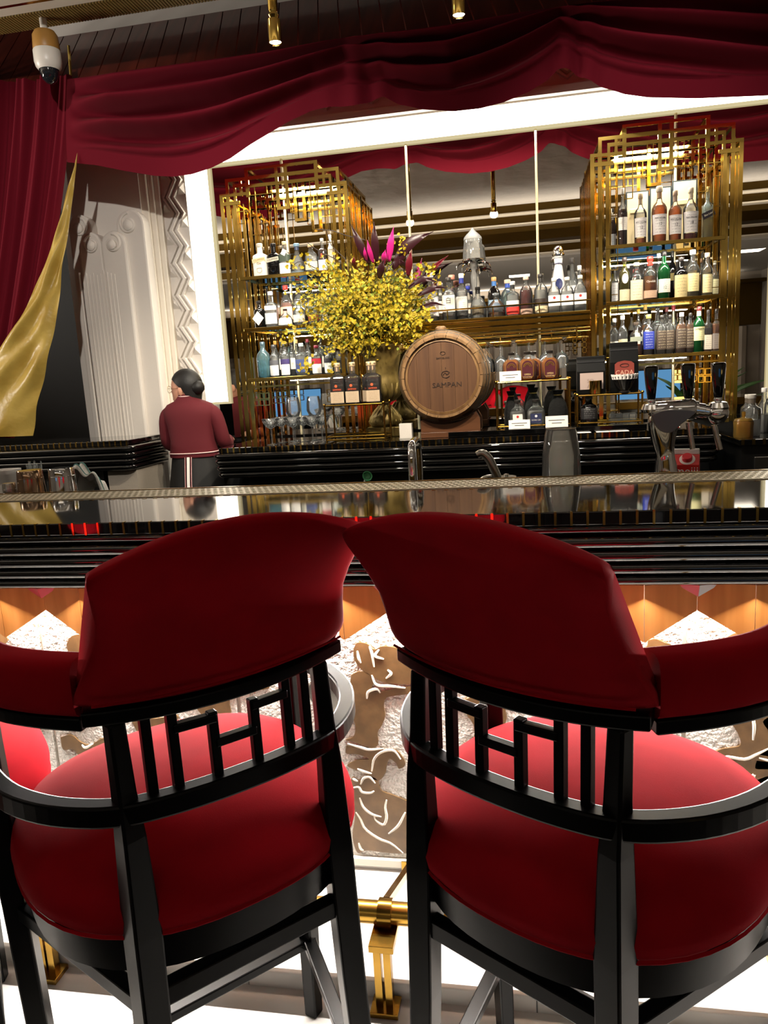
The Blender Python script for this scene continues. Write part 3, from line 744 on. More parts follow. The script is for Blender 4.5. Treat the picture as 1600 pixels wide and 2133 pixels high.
# ---- gilded shelf towers
TW, TY0, TY1 = .764, 4.40, 4.752
SH = [2.13, 1.833, 1.537]
shelf_gl = glass('shelf glass', (.86, .95, .92))
def tower(x0, label):
    t = thing('bottle_shelf_tower', label, 'shelf', (x0, TY0, ZC), 0, 'tall gilded fretwork shelf towers')
    Z = lambda z: z-ZC
    z1, z2, z3 = 2.729, 2.681, 2.602
    def frame(y, par, fine):
        th = .008
        cn = [0]
        def bx(mb, xa, xb, za, zb, t_=th):
            cn[0] += 1; t_ = t_+.0005*(cn[0] % 12)     # bars lap over each other, none flush
            mb.box(xa, xb, y-t_/2, y+t_/2, Z(za), Z(zb)); mb.box(TW-xb, TW-xa, y-t_/2, y+t_/2, Z(za), Z(zb))
        def mid(mb, xa, za, zb):
            cn[0] += 1; t_ = th+.0005*(cn[0] % 12)
            mb.box(xa, TW-xa, y-t_/2, y+t_/2, Z(za), Z(zb))
        for i, (xa, zt) in enumerate(((.0, z3-.0005), (.039, z3+.0075), (.078, z3-.06))):
            for xx in (xa, TW-xa-.021):
                MB().box(xx, xx+.021, y-th/2+.0006, y+th/2-.0006, 0, Z(zt)).build('stile', gold, par)
        mb = MB()
        # stepped outline
        bx(mb, .0, .06, z3-.018, z3); bx(mb, .042, .06, z3-.12, z2); bx(mb, .042, .185, z2-.018, z2); bx(mb, .164, .185, z2-.11, z1)
        mid(mb, .164, z1-.015, z1)
        # upper rows
        for za, zb in ((z1-.066, z1-.047), (z1-.108, z1-.09)):
            mid(mb, .164, za, zb)
        bx(mb, .088, .164, z2-.052, z2-.034); bx(mb, .042, .164, z2-.098, z2-.082); bx(mb, .02, .12, z2-.145, z2-.125)
        bx(mb, .088, .102, z2-.145, z2-.034); bx(mb, .126, .14, z2-.1, z2)
        bx(mb, .344, .363, z1-.245, z1)                       # central drop
        mid(mb, .344, z1-.245, z1-.228)
        mb.build('fret_frame', gold, par)
        if fine:
            mb = MB(); f = .0042
            def ln(xa, za, xb, zb):
                if xa == xb: bx(mb, xa-f/2, xa+f/2, min(za, zb), max(za, zb), .006)
                else: bx(mb, min(xa, xb), max(xa, xb), za-f/2, za+f/2, .006)
            ln(.178, z1-.108, .178, 2.36); ln(.217, z1-.108, .217, 2.36); ln(.178, 2.36, .217, 2.36); ln(.178, z1-.15, .344, z1-.15)
            ln(.14, z2-.145, .14, 2.28); ln(.1, z2-.185, .178, z2-.185); ln(.1, 2.43, .14, 2.43); ln(.29, z1-.108, .29, z1-.15); ln(.32, z1-.108, .32, z1-.19); ln(.32, z1-.19, .344, z1-.19)
            ln(.105, 2.28, .14, 2.28); ln(.105, 2.13, .105, z2-.145); ln(.14, 2.28, .14, 2.0); ln(.1, 2.0, .14, 2.0); ln(.105, 1.87, .14, 1.87); ln(.14, 1.84, .14, 1.7); ln(.1, 1.7, .14, 1.7)
            for zz in (1.78, 1.46, 1.41):
                for k in range(2):
                    xx = .022+k*.039
                    ln(xx-.002, zz, xx+.02, zz); ln(xx-.002, zz+.035, xx+.02, zz+.035)
            for za in (1.445, 1.405):
                for xa in (.1, .135, .17):
                    ln(xa, za, xa+.03, za); ln(xa, za-.032, xa+.03, za-.032); ln(xa, za-.032, xa, za); ln(xa+.03, za-.032, xa+.03, za)
            mb.build('fine_fretwork', gold, par, kind='stuff')
    frame(0, t, True)
    frame(TY1-TY0, t, True)
    # side rails running front to back
    for xx, zz in ((.003, z3-.009), (TW-.021, z3-.009), (.045, z2-.009), (TW-.06, z2-.009), (.166, z1-.0075), (TW-.184, z1-.0075), (.003, 1.46), (TW-.021, 1.46)):
        MB().box(xx, xx+.018, .004, TY1-TY0-.004, Z(zz-.007), Z(zz+.007)).build('side_rail', gold, t)
    for k in range(3):                                          # upright bars of the open sides
        for xx in (.0, TW-.014):
            yy = .085+.09*k
            MB().box(xx, xx+.014, yy, yy+.012, 0, Z(z3-.016)).build('side_bar', gold, t)
    for zz in SH:
        MB().box(.1, TW-.1, .014, TY1-TY0-.008, Z(zz-.008), Z(zz)).build('glass_shelf', shelf_gl, t)
        MB().box(.078, TW-.078, -.006, .012, Z(zz-.02), Z(zz-.0)).build('shelf_edge', gold, t, bev=.002)
        MB().box(.09, TW-.09, TY1-TY0-.01, TY1-TY0-.0045, Z(zz-.016), Z(zz)).build('shelf_edge', gold, t)
        for xx in (.09, TW-.1):
            MB().box(xx, xx+.01, .012, TY1-TY0-.01, Z(zz-.016), Z(zz)).build('shelf_edge', gold, t)
    MB().box(.078, TW-.078, -.004, .01, Z(1.48), Z(1.49)).build('shelf_edge', gold, t)
    return t
TXL, TXR = -1.71, .385
tower(TXL, 'tall gilded fretwork shelf tower on the left, behind the yellow flowers')
tower(TXR, 'tall gilded fretwork shelf tower on the right, behind the beer tap')
# ---- bridge shelf between the towers
br = thing('bridge_shelf', 'gold bridge shelf with guard rail spanning the two towers before the mirror', 'shelf', (0, 0, 0))
BX0, BX1, BZ = TXL+TW+.002, TXR-.002, 1.800
MB().box(BX0, BX1, 4.42, 4.75, BZ-.012, BZ).build('glass_shelf', shelf_gl, br)
for k, (za, zb, y) in enumerate(((BZ-.018, BZ+.0, 4.405), (BZ-.05, BZ-.022, 4.415), (BZ-.08, BZ-.054, 4.425), (BZ-.1, BZ-.088, 4.42))):
    MB().box(BX0, BX1, y, y+.014, za, zb).build('fascia_bar', gold, br, bev=.003)
MB().tube([(BX0, 4.412, BZ+.055), (BX1, 4.412, BZ+.055)], .0045, 8).build('guard_rail', gold, br, smooth=True)
for k in range(6):
    x = lerp(BX0+.02, BX1-.02, k/5)
    MB().tube([(x, 4.412, BZ), (x, 4.412, BZ+.055)], .0035, 8).build('guard_post', gold, br, smooth=True)
MB().tube([(BX0, 4.43, 1.69), (BX1, 4.43, 1.69)], .006, 8).build('hanging_rail', gold, br, smooth=True)
for k in range(9):                                              # paired loops that hold hanging glasses
    x = BX0+.12+k*.142
    if x > BX1-.06: break
    MB().tube([(x, 4.44, 1.69), (x, 4.44, 1.662)], .004, 8).build('drop_rod', gold, br, smooth=True)
    MB().tube([(x-.055, 4.44, 1.655), (x+.055, 4.44, 1.655), (x+.055, 4.70, 1.655), (x-.055, 4.70, 1.655)], .007, 8, closed=True).build('glass_loop', gold, br, smooth=True)
m = MB(); f = .004
for bx_ in (BX1-.1, BX0+.04):
    for i in range(3):
        for j in range(3):
            if (i+j) % 2 == 0 or j == 1:
                xa = bx_+i*.026; za = 1.655-j*.03
                for r_ in ((xa, xa+.024, za, za+f), (xa, xa+.024, za-.026, za-.026+f), (xa, xa+f, za-.026, za+f), (xa+.02, xa+.024, za-.026, za+f)):
                    m.box(r_[0], r_[1], 4.41, 4.418, r_[2], r_[3])
    m.box(bx_+.02, bx_+.028, 4.41, 4.418, 1.655, BZ-.09)
m.build('corner_fret', gold, br)

# added fill lights under the shelf edges, brightening the bottles
for tx in (TXL, TXR):
    for zz in SH[:2]+[SH[2]]:
        area('shelf_fill', (tx+TW/2, 4.425, zz-.024), (math.radians(24), 0, 0), TW-.24, .012, 3.2, (1, .93, .8))
area('shelf_fill', ((BX0+BX1)/2, 4.45, BZ-.104), (math.radians(-12), 0, 0), BX1-BX0-.1, .012, 7, (1, .93, .8))
# ================================================================ BOTTLES
LIQ = {
 'amber': glass('amber spirit', (.9, .36, .07), .6), 'dark': glass('dark spirit', (.12, .02, .008), .6), 'gold': glass('golden spirit', (.9, .62, .22), .5),
 'red': glass('red spirit', (.32, .02, .01), .5), 'pink': glass('pink spirit', (.95, .55, .45), .45), 'blue': glass('blue tinted glass', (.62, .92, 1.0), .18),
 'water': glass('clear spirit', (.97, .98, .98), .48), 'pale': glass('pale straw spirit', (.95, .85, .55), .5), 'green': glass('green bottle glass', (.03, .33, .09), .35),  # clear spirit: white body stands in for the brightness of backlit glass
 'olive': glass('olive bottle glass', (.3, .27, .08), .35), 'black': M('black glass', '#0a0909', .08, spec=.6), 'white': M('white glazed bottle', '#ece6da', .15, spec=.6),
 'opera': glass('orange cocktail', (.85, .3, .03), .6), 'aqua': glass('pale aqua glass', (.78, .92, .93), .15), 'navy': M('blue sleeve', '#23308a', .35),
 'grey': glass('smoked spirit', (.5, .36, .22), .35),
}
SHAPE = {  # (height fraction, half-width fraction)
 'std': [(0, .93), (.015, 1), (.56, 1), (.62, .96), (.68, .78), (.73, .5), (.77, .38), (.93, .35), (.935, .4), (.96, .4)],
 'sq': [(0, .96), (.015, 1), (.60, 1), (.65, .93), (.69, .6), (.72, .36), (.93, .33), (.935, .39), (.96, .39)],
 'tall': [(0, .93), (.015, 1), (.50, 1), (.60, .92), (.68, .62), (.74, .4), (.93, .34), (.935, .4), (.96, .4)],
 'pear': [(0, .9), (.02, 1), (.28, .98), (.42, .85), (.55, .6), (.65, .42), (.75, .33), (.9, .31), (.96, .34)],
 'flask': [(0, .82), (.03, .96), (.25, 1), (.55, 1), (.66, .86), (.74, .55), (.78, .36), (.92, .34), (.96, .36)],
 'dome': [(0, .95), (.03, 1), (.25, .98), (.45, .88), (.62, .65), (.72, .38), (.78, .25), (.92, .24), (.96, .26)],
 'wide': [(0, .96), (.02, 1), (.35, .98), (.52, .85), (.65, .55), (.73, .3), (.92, .26), (.96, .3)],
 'mac': [(0, .84), (.015, .88), (.3, .93), (.55, 1), (.62, .97), (.68, .75), (.73, .42), (.78, .31), (.95, .28), (.97, .34)],
 'shoulder': [(0, .9), (.015, .93), (.58, 1), (.66, .95), (.71, .6), (.75, .4), (.92, .36), (.96, .4)],
}
NB = {}
def wid(prof, h):
    for (h0, w0), (h1, w1) in zip(prof, prof[1:]):
        if h <= h1: return lerp(w0, w1, (h-h0)/(h1-h0))
    return prof[-1][1]
def bottle(loc, H, w, label, group, shape='std', glassm=None, liq='water', fill=.6, lab=('#efe8da', .15, .45), cap='#1a1715', ex=2., dy=1., txt=None, rz=0, ink_='#40352c', cap2=None, extra=None, name='bottle', lab2=None, capr=None):
    b = thing(name, label, 'bottle', loc, rz, group); prof = SHAPE[shape]; hw = w/2
    if capr is None: capr = prof[-1][1]*1.1
    solid = liq in ('black', 'white') 
    body = MB().lathe([(hw*r, H*h) for h, r in prof], 20, sy=dy, ex=ex).build('glass', glassm or (LIQ[liq] if solid else clear), b, smooth=True, ang=50)
    if not solid and fill > 0:
        lp = [(h, r) for h, r in prof if h < fill]+[(fill, wid(prof, fill))]
        MB().lathe([(hw*r*.93, H*max(h, .02)) for h, r in lp], 16, sy=dy, ex=ex).build('liquid', LIQ[liq], b, smooth=True, ang=50)
    MB().lathe([(hw*capr*.96, H*.9), (hw*capr, H*.905), (hw*capr, H*.99), (hw*capr*.85, H)], 14).build('cap', M('cap '+cap, cap, .4), b, smooth=True, ang=50)
    if cap2: MB().lathe([(hw*wid(prof, .8)*1.06, H*.79), (hw*wid(prof, .9)*1.06, H*.9)], 14, caps=False).build('neck_band', M('cap '+cap2, cap2, .4), b, smooth=True)
    for L_ in (lab, lab2):
        if not L_: continue
        c_, h0, h1 = L_[:3]; sp_ = L_[3] if len(L_) > 3 else 1.15
        mm = print_mat('label '+c_+ink_, c_, ink_)
        o = MB().lathe([(hw*wid(prof, lerp(h0, h1, k/4))*1.018+.0004, H*lerp(h0, h1, k/4)) for k in range(5)], 16, sy=dy, ex=ex, a0=-PI/2-sp_, a1=-PI/2+sp_, caps=False).build('label', mm, b, smooth=True)
    if txt:
        for body_, hz, size, colr in txt:
            text(body_, size, M('ink '+colr, colr, .5), b, (0, -hw*wid(prof, hz)*dy*1.03-.0008, H*hz), ext=.0003, curve=(hw*1.03 if ex == 2. and dy == 1. else None), sx=.85)
    if extra: extra(b, H, hw)
    return b
def rowput(items, z, Yf, where, group, Yb=None):
    """items: (x, ybottom, ytop, width px, description, kwargs); Yf front row depth"""
    nf = 0; nb = 0
    for it in sorted(items, key=lambda t: t[0]):
        x, yb, yt, wp, desc = it[:5]; kw = dict(it[5]) if len(it) > 5 else {}
        row = kw.pop('row', 0); Y = Yf if row == 0 else (Yb or Yf+.13)
        p = P(x, yb, Y); d = CD((p.x, Y, z)); H = kw.pop('H', None) or (yb-yt)*d/FPX; w = wp*d/FPX
        if row == 0: nf += 1; pos = ORD[nf-1]+' in front'
        else: nb += 1; pos = ORD[nb-1]+' behind'
        bottle((p.x, Y, z+.0006), H, w, f'{desc}, {pos}, {where}', group, **kw)
GINL = 'bottles on the left gilded tower'
W_ = '#efe8da'
def bann(b, H, hw, col, ic):
    MB().box(-hw*.95, hw*.95, -hw*.78-.0016, -hw*.78-.0008, -.011, .011).xf(Matrix.Translation((0, 0, H*.5)) @ Matrix.Rotation(-.12, 4, 'Y')).build('banner', M('banner '+col, col, .5), b)
    text('COLIMPERIA', .016, M('ink '+ic, ic, .5), b, (0, -hw*.78-.002, H*.5), rot=(PI/2, -.12, 0), sx=.78)
    text('Gin', .018, M('ink '+ic, ic, .5), b, (0, -hw*.78-.0012, H*.4))
    m = MB().tube([(-.014, 0, .028), (.014, 0, .028), (.014, 0, .008), (0, 0, 0), (-.014, 0, .008)], .0012, 5, closed=True)
    m.xf(Matrix.Translation((0, -hw*.78-.001, H*.12))).build('shield', M('ink '+ic, ic, .5), b)
# left tower, top shelf
rowput([
 (545, 570, 502, 30, 'white glazed gin bottle with slanted gold banner', dict(shape='sq', liq='white', lab=None, cap='#e6ded0', dy=.75, ex=4, extra=lambda b, H, hw: bann(b, H, hw, '#d9cba0', '#8c6f2a'))),
 (573, 567, 501, 28, 'black gin bottle with slanted pale banner', dict(shape='sq', liq='black', lab=None, cap='#141212', dy=.75, ex=4, extra=lambda b, H, hw: bann(b, H, hw, '#cfc7b4', '#1b1816'))),
 (596, 564, 496, 23, 'clear bottle with a white hang tag', dict(shape='sq', lab=('#f0ece4', .03, .36), lab2=('#3c4a3c', .4, .6), cap='#d8c09a', ex=4, extra=lambda b, H, hw: MB().box(-.014, .014, -.001, .001, -.017, .017).xf(Matrix.Translation((.004, -hw*1.08, H*.66)) @ Matrix.Rotation(.5, 4, 'Y')).build('hang_tag', paper, b))),
 (621, 561, 499, 28, 'clear pear shaped bottle with blue glass stopper', dict(shape='pear', lab=('#5b6a72', .03, .1), cap='#7f9fb5', cap2='#2d3c58', capr=.45)),
 (650, 558, 500, 28, 'clear rounded bottle with cork stopper', dict(shape='flask', lab=('#ded4bd', .12, .4), cap='#d9b98c', capr=.46, dy=.6)),
 (674, 555, 487, 18, 'dark purple bottle with an orange monogram', dict(shape='sq', liq='dark', fill=.66, ex=4, lab=('#e8e4e0', .05, .36), cap='#c9c9c9', txt=[('R', .48, .03, '#d2542a')])),
 (691, 552, 478, 15, 'slim white bottle', dict(shape='tall', liq='white', lab=('#dcd3bd', .1, .6), cap='#efece6')),
], SH[0], 4.50, 'left tower top shelf', GINL)
# left tower, middle shelf
def diamond(b, H, hw):
    MB().prism([(0, -.042), (.036, 0), (0, .042), (-.036, 0)], -hw*.92-.003, -hw*.92-.0018).xf(Matrix.Translation((0, 0, H*.36))).build('diamond_label', print_mat('label diamond', '#e9e2d2', '#6b6258'), b)
rowput([
 (543, 680, 624, 24, 'black apothecary bottle with pale diamond label', dict(shape='shoulder', liq='black', lab=None, cap='#1a1716', extra=diamond)),
 (568, 678, 605, 24, 'clear square bottle with white stopper', dict(shape='sq', ex=6, lab=('#e6dcd2', .48, .6), lab2=('#c8d0d2', .1, .4), cap='#f2efe9')),
 (596, 676, 640, 32, 'squat clear bottle with arched pale label', dict(shape='dome', lab=('#d9d4c8', .1, .5), cap='#171514', dy=.7)),
 (600, 676, 590, 27, 'tall bottle of pink gin with red cap', dict(row=1, shape='flask', liq='pink', lab=('#f2b39b', .2, .5), cap='#c8352c', dy=.6)),
 (626, 674, 589, 25, 'tall clear bottle with black cap', dict(row=1, shape='flask', lab=('#dfe2e2', .2, .5), cap='#2b2724', dy=.6)),
 (625, 674, 625, 26, 'round clear bottle half hidden by blossoms', dict(shape='flask', lab=('#d9d2c4', .15, .45), cap='#c9c3b8')),
 (655, 671, 625, 24, 'clear bottle with reddish label half hidden by blossoms', dict(shape='std', lab=('#a84a3a', .15, .45), cap='#c9c3b8')),
 (684, 668, 622, 22, 'clear bottle mostly hidden by blossoms', dict(shape='std', lab=('#d9d2c4', .15, .45))),
], SH[1], 4.50, 'left tower middle shelf', GINL)
# left tower, low shelf
low = [(552, 785, 712, 27, 'pale blue faceted bottle', dict(shape='flask', glassm=LIQ['blue'], liq='blue', fill=.5, ex=3, lab=None, cap='#2b3c44')),
 (574, 782, 716, 21, 'clear bottle with grey and white label', dict(shape='shoulder', lab=('#f0ece6', .05, .36), lab2=('#55565c', .37, .52), cap='#222')),
 (597, 780, 712, 21, 'clear bottle with violet and white label', dict(shape='shoulder', lab=('#f0ece6', .05, .36), lab2=('#3a2f63', .37, .52), cap='#222')),
 (631, 778, 712, 24, 'clear bottle with dark blue label', dict(shape='sq', ex=5, lab=('#3b4a78', .1, .5), cap='#9aa')),
 (662, 776, 716, 22, 'clear bottle with crimson and white label', dict(shape='shoulder', lab=('#efe6dc', .05, .36), lab2=('#a01c30', .37, .55), cap='#5a1020')),
 (686, 774, 718, 19, 'clear bottle with black and green label', dict(shape='shoulder', lab=('#dfe6dc', .05, .4), lab2=('#22222c', .42, .56), cap='#222')),
]
for k, (x, c) in enumerate(((578, '#d6a04a'), (590, '#22303a'), (612, '#2b2140'), (622, '#caa46a'), (645, '#702030'), (672, '#333'))):
    low.append((x, 780, 706, 15, 'clear bottle with '+['amber', 'slate', 'plum', 'tan', 'wine red', 'grey'][k]+' cap', dict(row=1, shape='std', lab=(W_, .2, .5), cap=c)))
rowput(low, SH[2], 4.50, 'left tower low shelf', GINL)
# right tower, top shelf
WR = 'bottles on the right gilded tower'
mac = lambda n: [('MACALLAN', .43, .0135, '#2a2522'), (n, .33, .021, '#2a2522')]
def slant(b, H, hw):
    MB().box(-hw*1.25, hw*1.25, -.002, .002, -.016, .016).xf(Matrix.Translation((0, -hw*.99, H*.47)) @ Matrix.Rotation(-.38, 4, 'Y')).build('slanted_label', M('black label', '#1d1a28', .4), b)
    text('Blue Label', .014, M('ink #e0d8c0', '#e0d8c0', .4), b, (0, -hw*.99-.003, H*.47), rot=(PI/2, -.38, 0), sx=.8)
rowput([
 (1277, 506, 428, 12, 'small dark spirit bottle with pale label', dict(shape='mac', liq='dark', fill=.7, lab=('#cfd3d0', .02, .34))),
 (1297, 503, 388, 20, 'tall dark whisky bottle with white label', dict(shape='mac', liq='dark', fill=.64, lab=('#e8e0d4', .28, .5), cap='#cfc8bb', capr=.4)),
 (1334, 501, 399, 26, 'nearly empty whisky bottle with tall white label', dict(shape='mac', liq='amber', fill=.13, lab=('#e6e0dc', .15, .52), cap='#b09a7c', cap2='#a58f74', txt=mac('12'))),
 (1373, 497, 384, 31, 'amber whisky bottle with thick glass stopper', dict(shape='mac', liq='amber', fill=.66, lab=('#e6e0dc', .15, .5), cap='#c7bba6', capr=.42, cap2='#9a7a5a', txt=mac('12'))),
 (1406, 494, 392, 27, 'amber whisky bottle with white label', dict(shape='mac', liq='amber', fill=.7, lab=('#e6e0dc', .15, .52), cap='#a58c78', cap2='#a08774', txt=mac('12'))),
 (1438, 490, 385, 31, 'mostly empty whisky bottle with dark foot', dict(shape='mac', liq='red', fill=.14, lab=('#e6e0dc', .15, .54), cap='#b9ac94', cap2='#b9a98e', txt=mac('18'))),
 (1473, 487, 383, 20, 'square green tinted whisky bottle with slanted black label', dict(shape='sq', glassm=LIQ['aqua'], liq='gold', fill=.42, ex=6, lab=None, cap='#c7a85c', extra=slant)),
], SH[0], 4.50, 'right tower top shelf', WR)
# presentation box behind
q = P(1378, 492, 4.64); bx = thing('presentation_box', 'open cream lined presentation box with dark edges behind the whisky bottles', 'box', (q.x, 4.66, SH[0]+.0006))
cream = M('cream lining', '#dcc89a', .6); navy = M('navy board', '#1c2b33', .5)
for k, (xa, xb, h, rz) in enumerate(((-.19, -.065, .315, .3), (-.062, .055, .325, 0), (.058, .19, .35, -.3))):
    MB().box(xa, xb, -.004, .004, .0, h).build('board', navy, bx)
    MB().box(xa+.007, xb-.007, -.006, -.0045, .006, h-.007).build('lining', cream, bx)
    if k != 1: MB().box(xa+.02, xb-.02, -.02, -.0065, h*.62, h*.7).build('clip', cream, bx, bev=.004)
# right tower, middle shelf
oval_l = lambda b, H, hw: MB().lathe([(.017, 0), (.017, .0012), (0, .0013)], 18, sy=1.6).xf(Matrix.Translation((0, -hw*1.0, H*.52)) @ Matrix.Rotation(PI/2, 4, 'X')).build('oval_label', paper, b)
rowput([
 (1281, 610, 537, 14, 'slim bottle with white and black label', dict(shape='tall', lab=('#d9d7d4', .05, .55), cap='#1b1817')),
 (1301, 621, 531, 22, 'olive green bottle with oval and square cream labels', dict(shape='std', glassm=LIQ['olive'], liq='dark', lab=('#e2d3ae', .03, .28), cap='#2a1d16', extra=oval_l)),
 (1326, 619, 541, 27, 'stubby clear bottle with big cream label', dict(shape='std', liq='pale', fill=.2, lab=('#e6d9b8', .03, .54), cap='#b3a487')),
 (1354, 616, 528, 28, 'amber whisky bottle with red capsule', dict(shape='std', liq='amber', fill=.55, lab=('#c9a58a', .05, .22), cap='#c42a1d', cap2='#c42a1d', txt=[('Clynelish', .42, .016, '#f0dcc0')])),
 (1383, 616, 520, 25, 'green whisky bottle with white label', dict(shape='std', glassm=LIQ['green'], liq='green', lab=('#ddd8cc', .14, .42), cap='#171412', txt=[('12', .24, .022, '#5a7a60')])),
 (1418, 613, 531, 28, 'black shouldered bottle with big cream label', dict(shape='std', glassm=LIQ['black'], liq='black', lab=('#cdb986', .02, .56), cap='#2a2422')),
 (1442, 612, 517, 28, 'pale golden whisky bottle with clear shoulders', dict(shape='std', liq='pale', fill=.55, lab=('#ead9a0', .12, .5, .9), cap='#cfcac0')),
 (1472, 610, 523, 24, 'pale straw whisky bottle by the right upright', dict(shape='std', liq='pale', fill=.55, lab=('#ecd9a2', .08, .5, .9), cap='#b59a80')),
 (1400, 612, 513, 18, 'dark bottle with round gold emblem', dict(row=1, shape='flask', glassm=LIQ['black'], liq='black', lab=('#7a6a3a', .4, .55), cap='#141210')),
 (1344, 612, 534, 20, 'dark blue grey bottle with yellow dot', dict(row=1, shape='flask', glassm=LIQ['black'], liq='black', lab=('#4a4f5c', .3, .55), cap='#1b1a1c')),
 (1372, 612, 516, 18, 'clear bottle with silver stopper', dict(row=1, shape='std', lab=(W_, .2, .5), cap='#cfcfcf')),
 (1308, 614, 535, 16, 'clear bottle with pale stopper', dict(row=1, shape='std', lab=(W_, .2, .5), cap='#e6e2dc')),
 (1460, 610, 530, 12, 'slim amber bottle', dict(row=1, shape='tall', liq='amber', lab=None, cap='#6d4a2c')),
 (1488, 608, 535, 16, 'frosted pale bottle', dict(row=1, shape='flask', glassm=frost, liq='pale', lab=('#e9dfae', .1, .5), cap='#d9d4c8')),
], SH[1], 4.50, 'right tower middle shelf', WR)
# right tower, low shelf
arch = ('#4a3d33', .12, .6)
rowput([
 (1280, 739, 661, 18, 'clear bottle with pale label', dict(shape='std', lab=('#e2ddd2', .1, .4), cap='#d9d4c8')),
 (1297, 738, 655, 20, 'clear bottle with cream oval label', dict(shape='std', lab=('#d8cca8', .1, .42), cap='#d9d4c8')),
 (1325, 735, 667, 26, 'half full whisky bottle with clear shoulders', dict(shape='std', liq='amber', fill=.34, lab=('#9aa08e', .42, .56), cap='#4a4038')),
 (1351, 734, 652, 23, 'whisky bottle in a blue sleeve label', dict(shape='std', liq='dark', fill=.5, lab=('#2a3a9a', .14, .58), ink_='#e6e6f0', cap='#c8a24a')),
 (1378, 733, 654, 23, 'rounded bottle with dark arched label', dict(shape='flask', liq='grey', lab=arch, ink_='#cfc0a0', cap='#171412', dy=.7)),
 (1395, 732, 653, 20, 'narrower bottle with dark arched label', dict(shape='flask', liq='grey', lab=arch, ink_='#cfc0a0', cap='#171412', dy=.7)),
 (1419, 731, 649, 24, 'orange whisky bottle with dark arched label', dict(shape='flask', liq='amber', fill=.72, lab=arch, ink_='#cfc0a0', cap='#d9cfc0', dy=.7)),
 (1437, 730, 650, 20, 'orange whisky bottle with dark cap', dict(shape='flask', liq='amber', fill=.72, lab=arch, ink_='#cfc0a0', cap='#171412', dy=.7)),
 (1455, 728, 636, 23, 'green whiskey bottle with cream label', dict(shape='std', glassm=LIQ['green'], liq='green', lab=('#e2dba6', .25, .55), cap='#5a1c1c', cap2='#d9cfa6', txt=[('JAMESON', .5, .015, '#2a3a22')])),
 (1474, 727, 643, 16, 'square whisky bottle with slanted black label', dict(shape='sq', liq='amber', fill=.3, ex=6, lab=('#e2d6c2', .05, .4), cap='#2a2422', lab2=('#1c1a1e', .42, .56))),
 (1491, 725, 640, 16, 'glowing amber bottle with grey label', dict(shape='sq', liq='amber', fill=.65, ex=5, lab=('#8a7f78', .05, .42), cap='#171412')),
 (1330, 734, 640, 16, 'dark bottle with gold capsule', dict(row=1, shape='std', liq='dark', lab=(W_, .2, .5), cap='#caa24a')),
 (1344, 734, 632, 16, 'tall bottle with gold foil', dict(row=1, shape='std', liq='amber', lab=(W_, .2, .5), cap='#caa24a')),
 (1369, 733, 636, 21, 'square clear bottle with black stopper', dict(row=1, shape='sq', ex=5, lab=None, cap='#1c1917')),
 (1388, 732, 637, 16, 'clear bottle with red and black capsule', dict(row=1, shape='std', lab=None, cap='#5a1c1c')),
 (1402, 731, 634, 18, 'clear bottle with wine red capsule', dict(row=1, shape='std', lab=None, cap='#7a1c22')),
], SH[2], 4.50, 'right tower low shelf', WR)
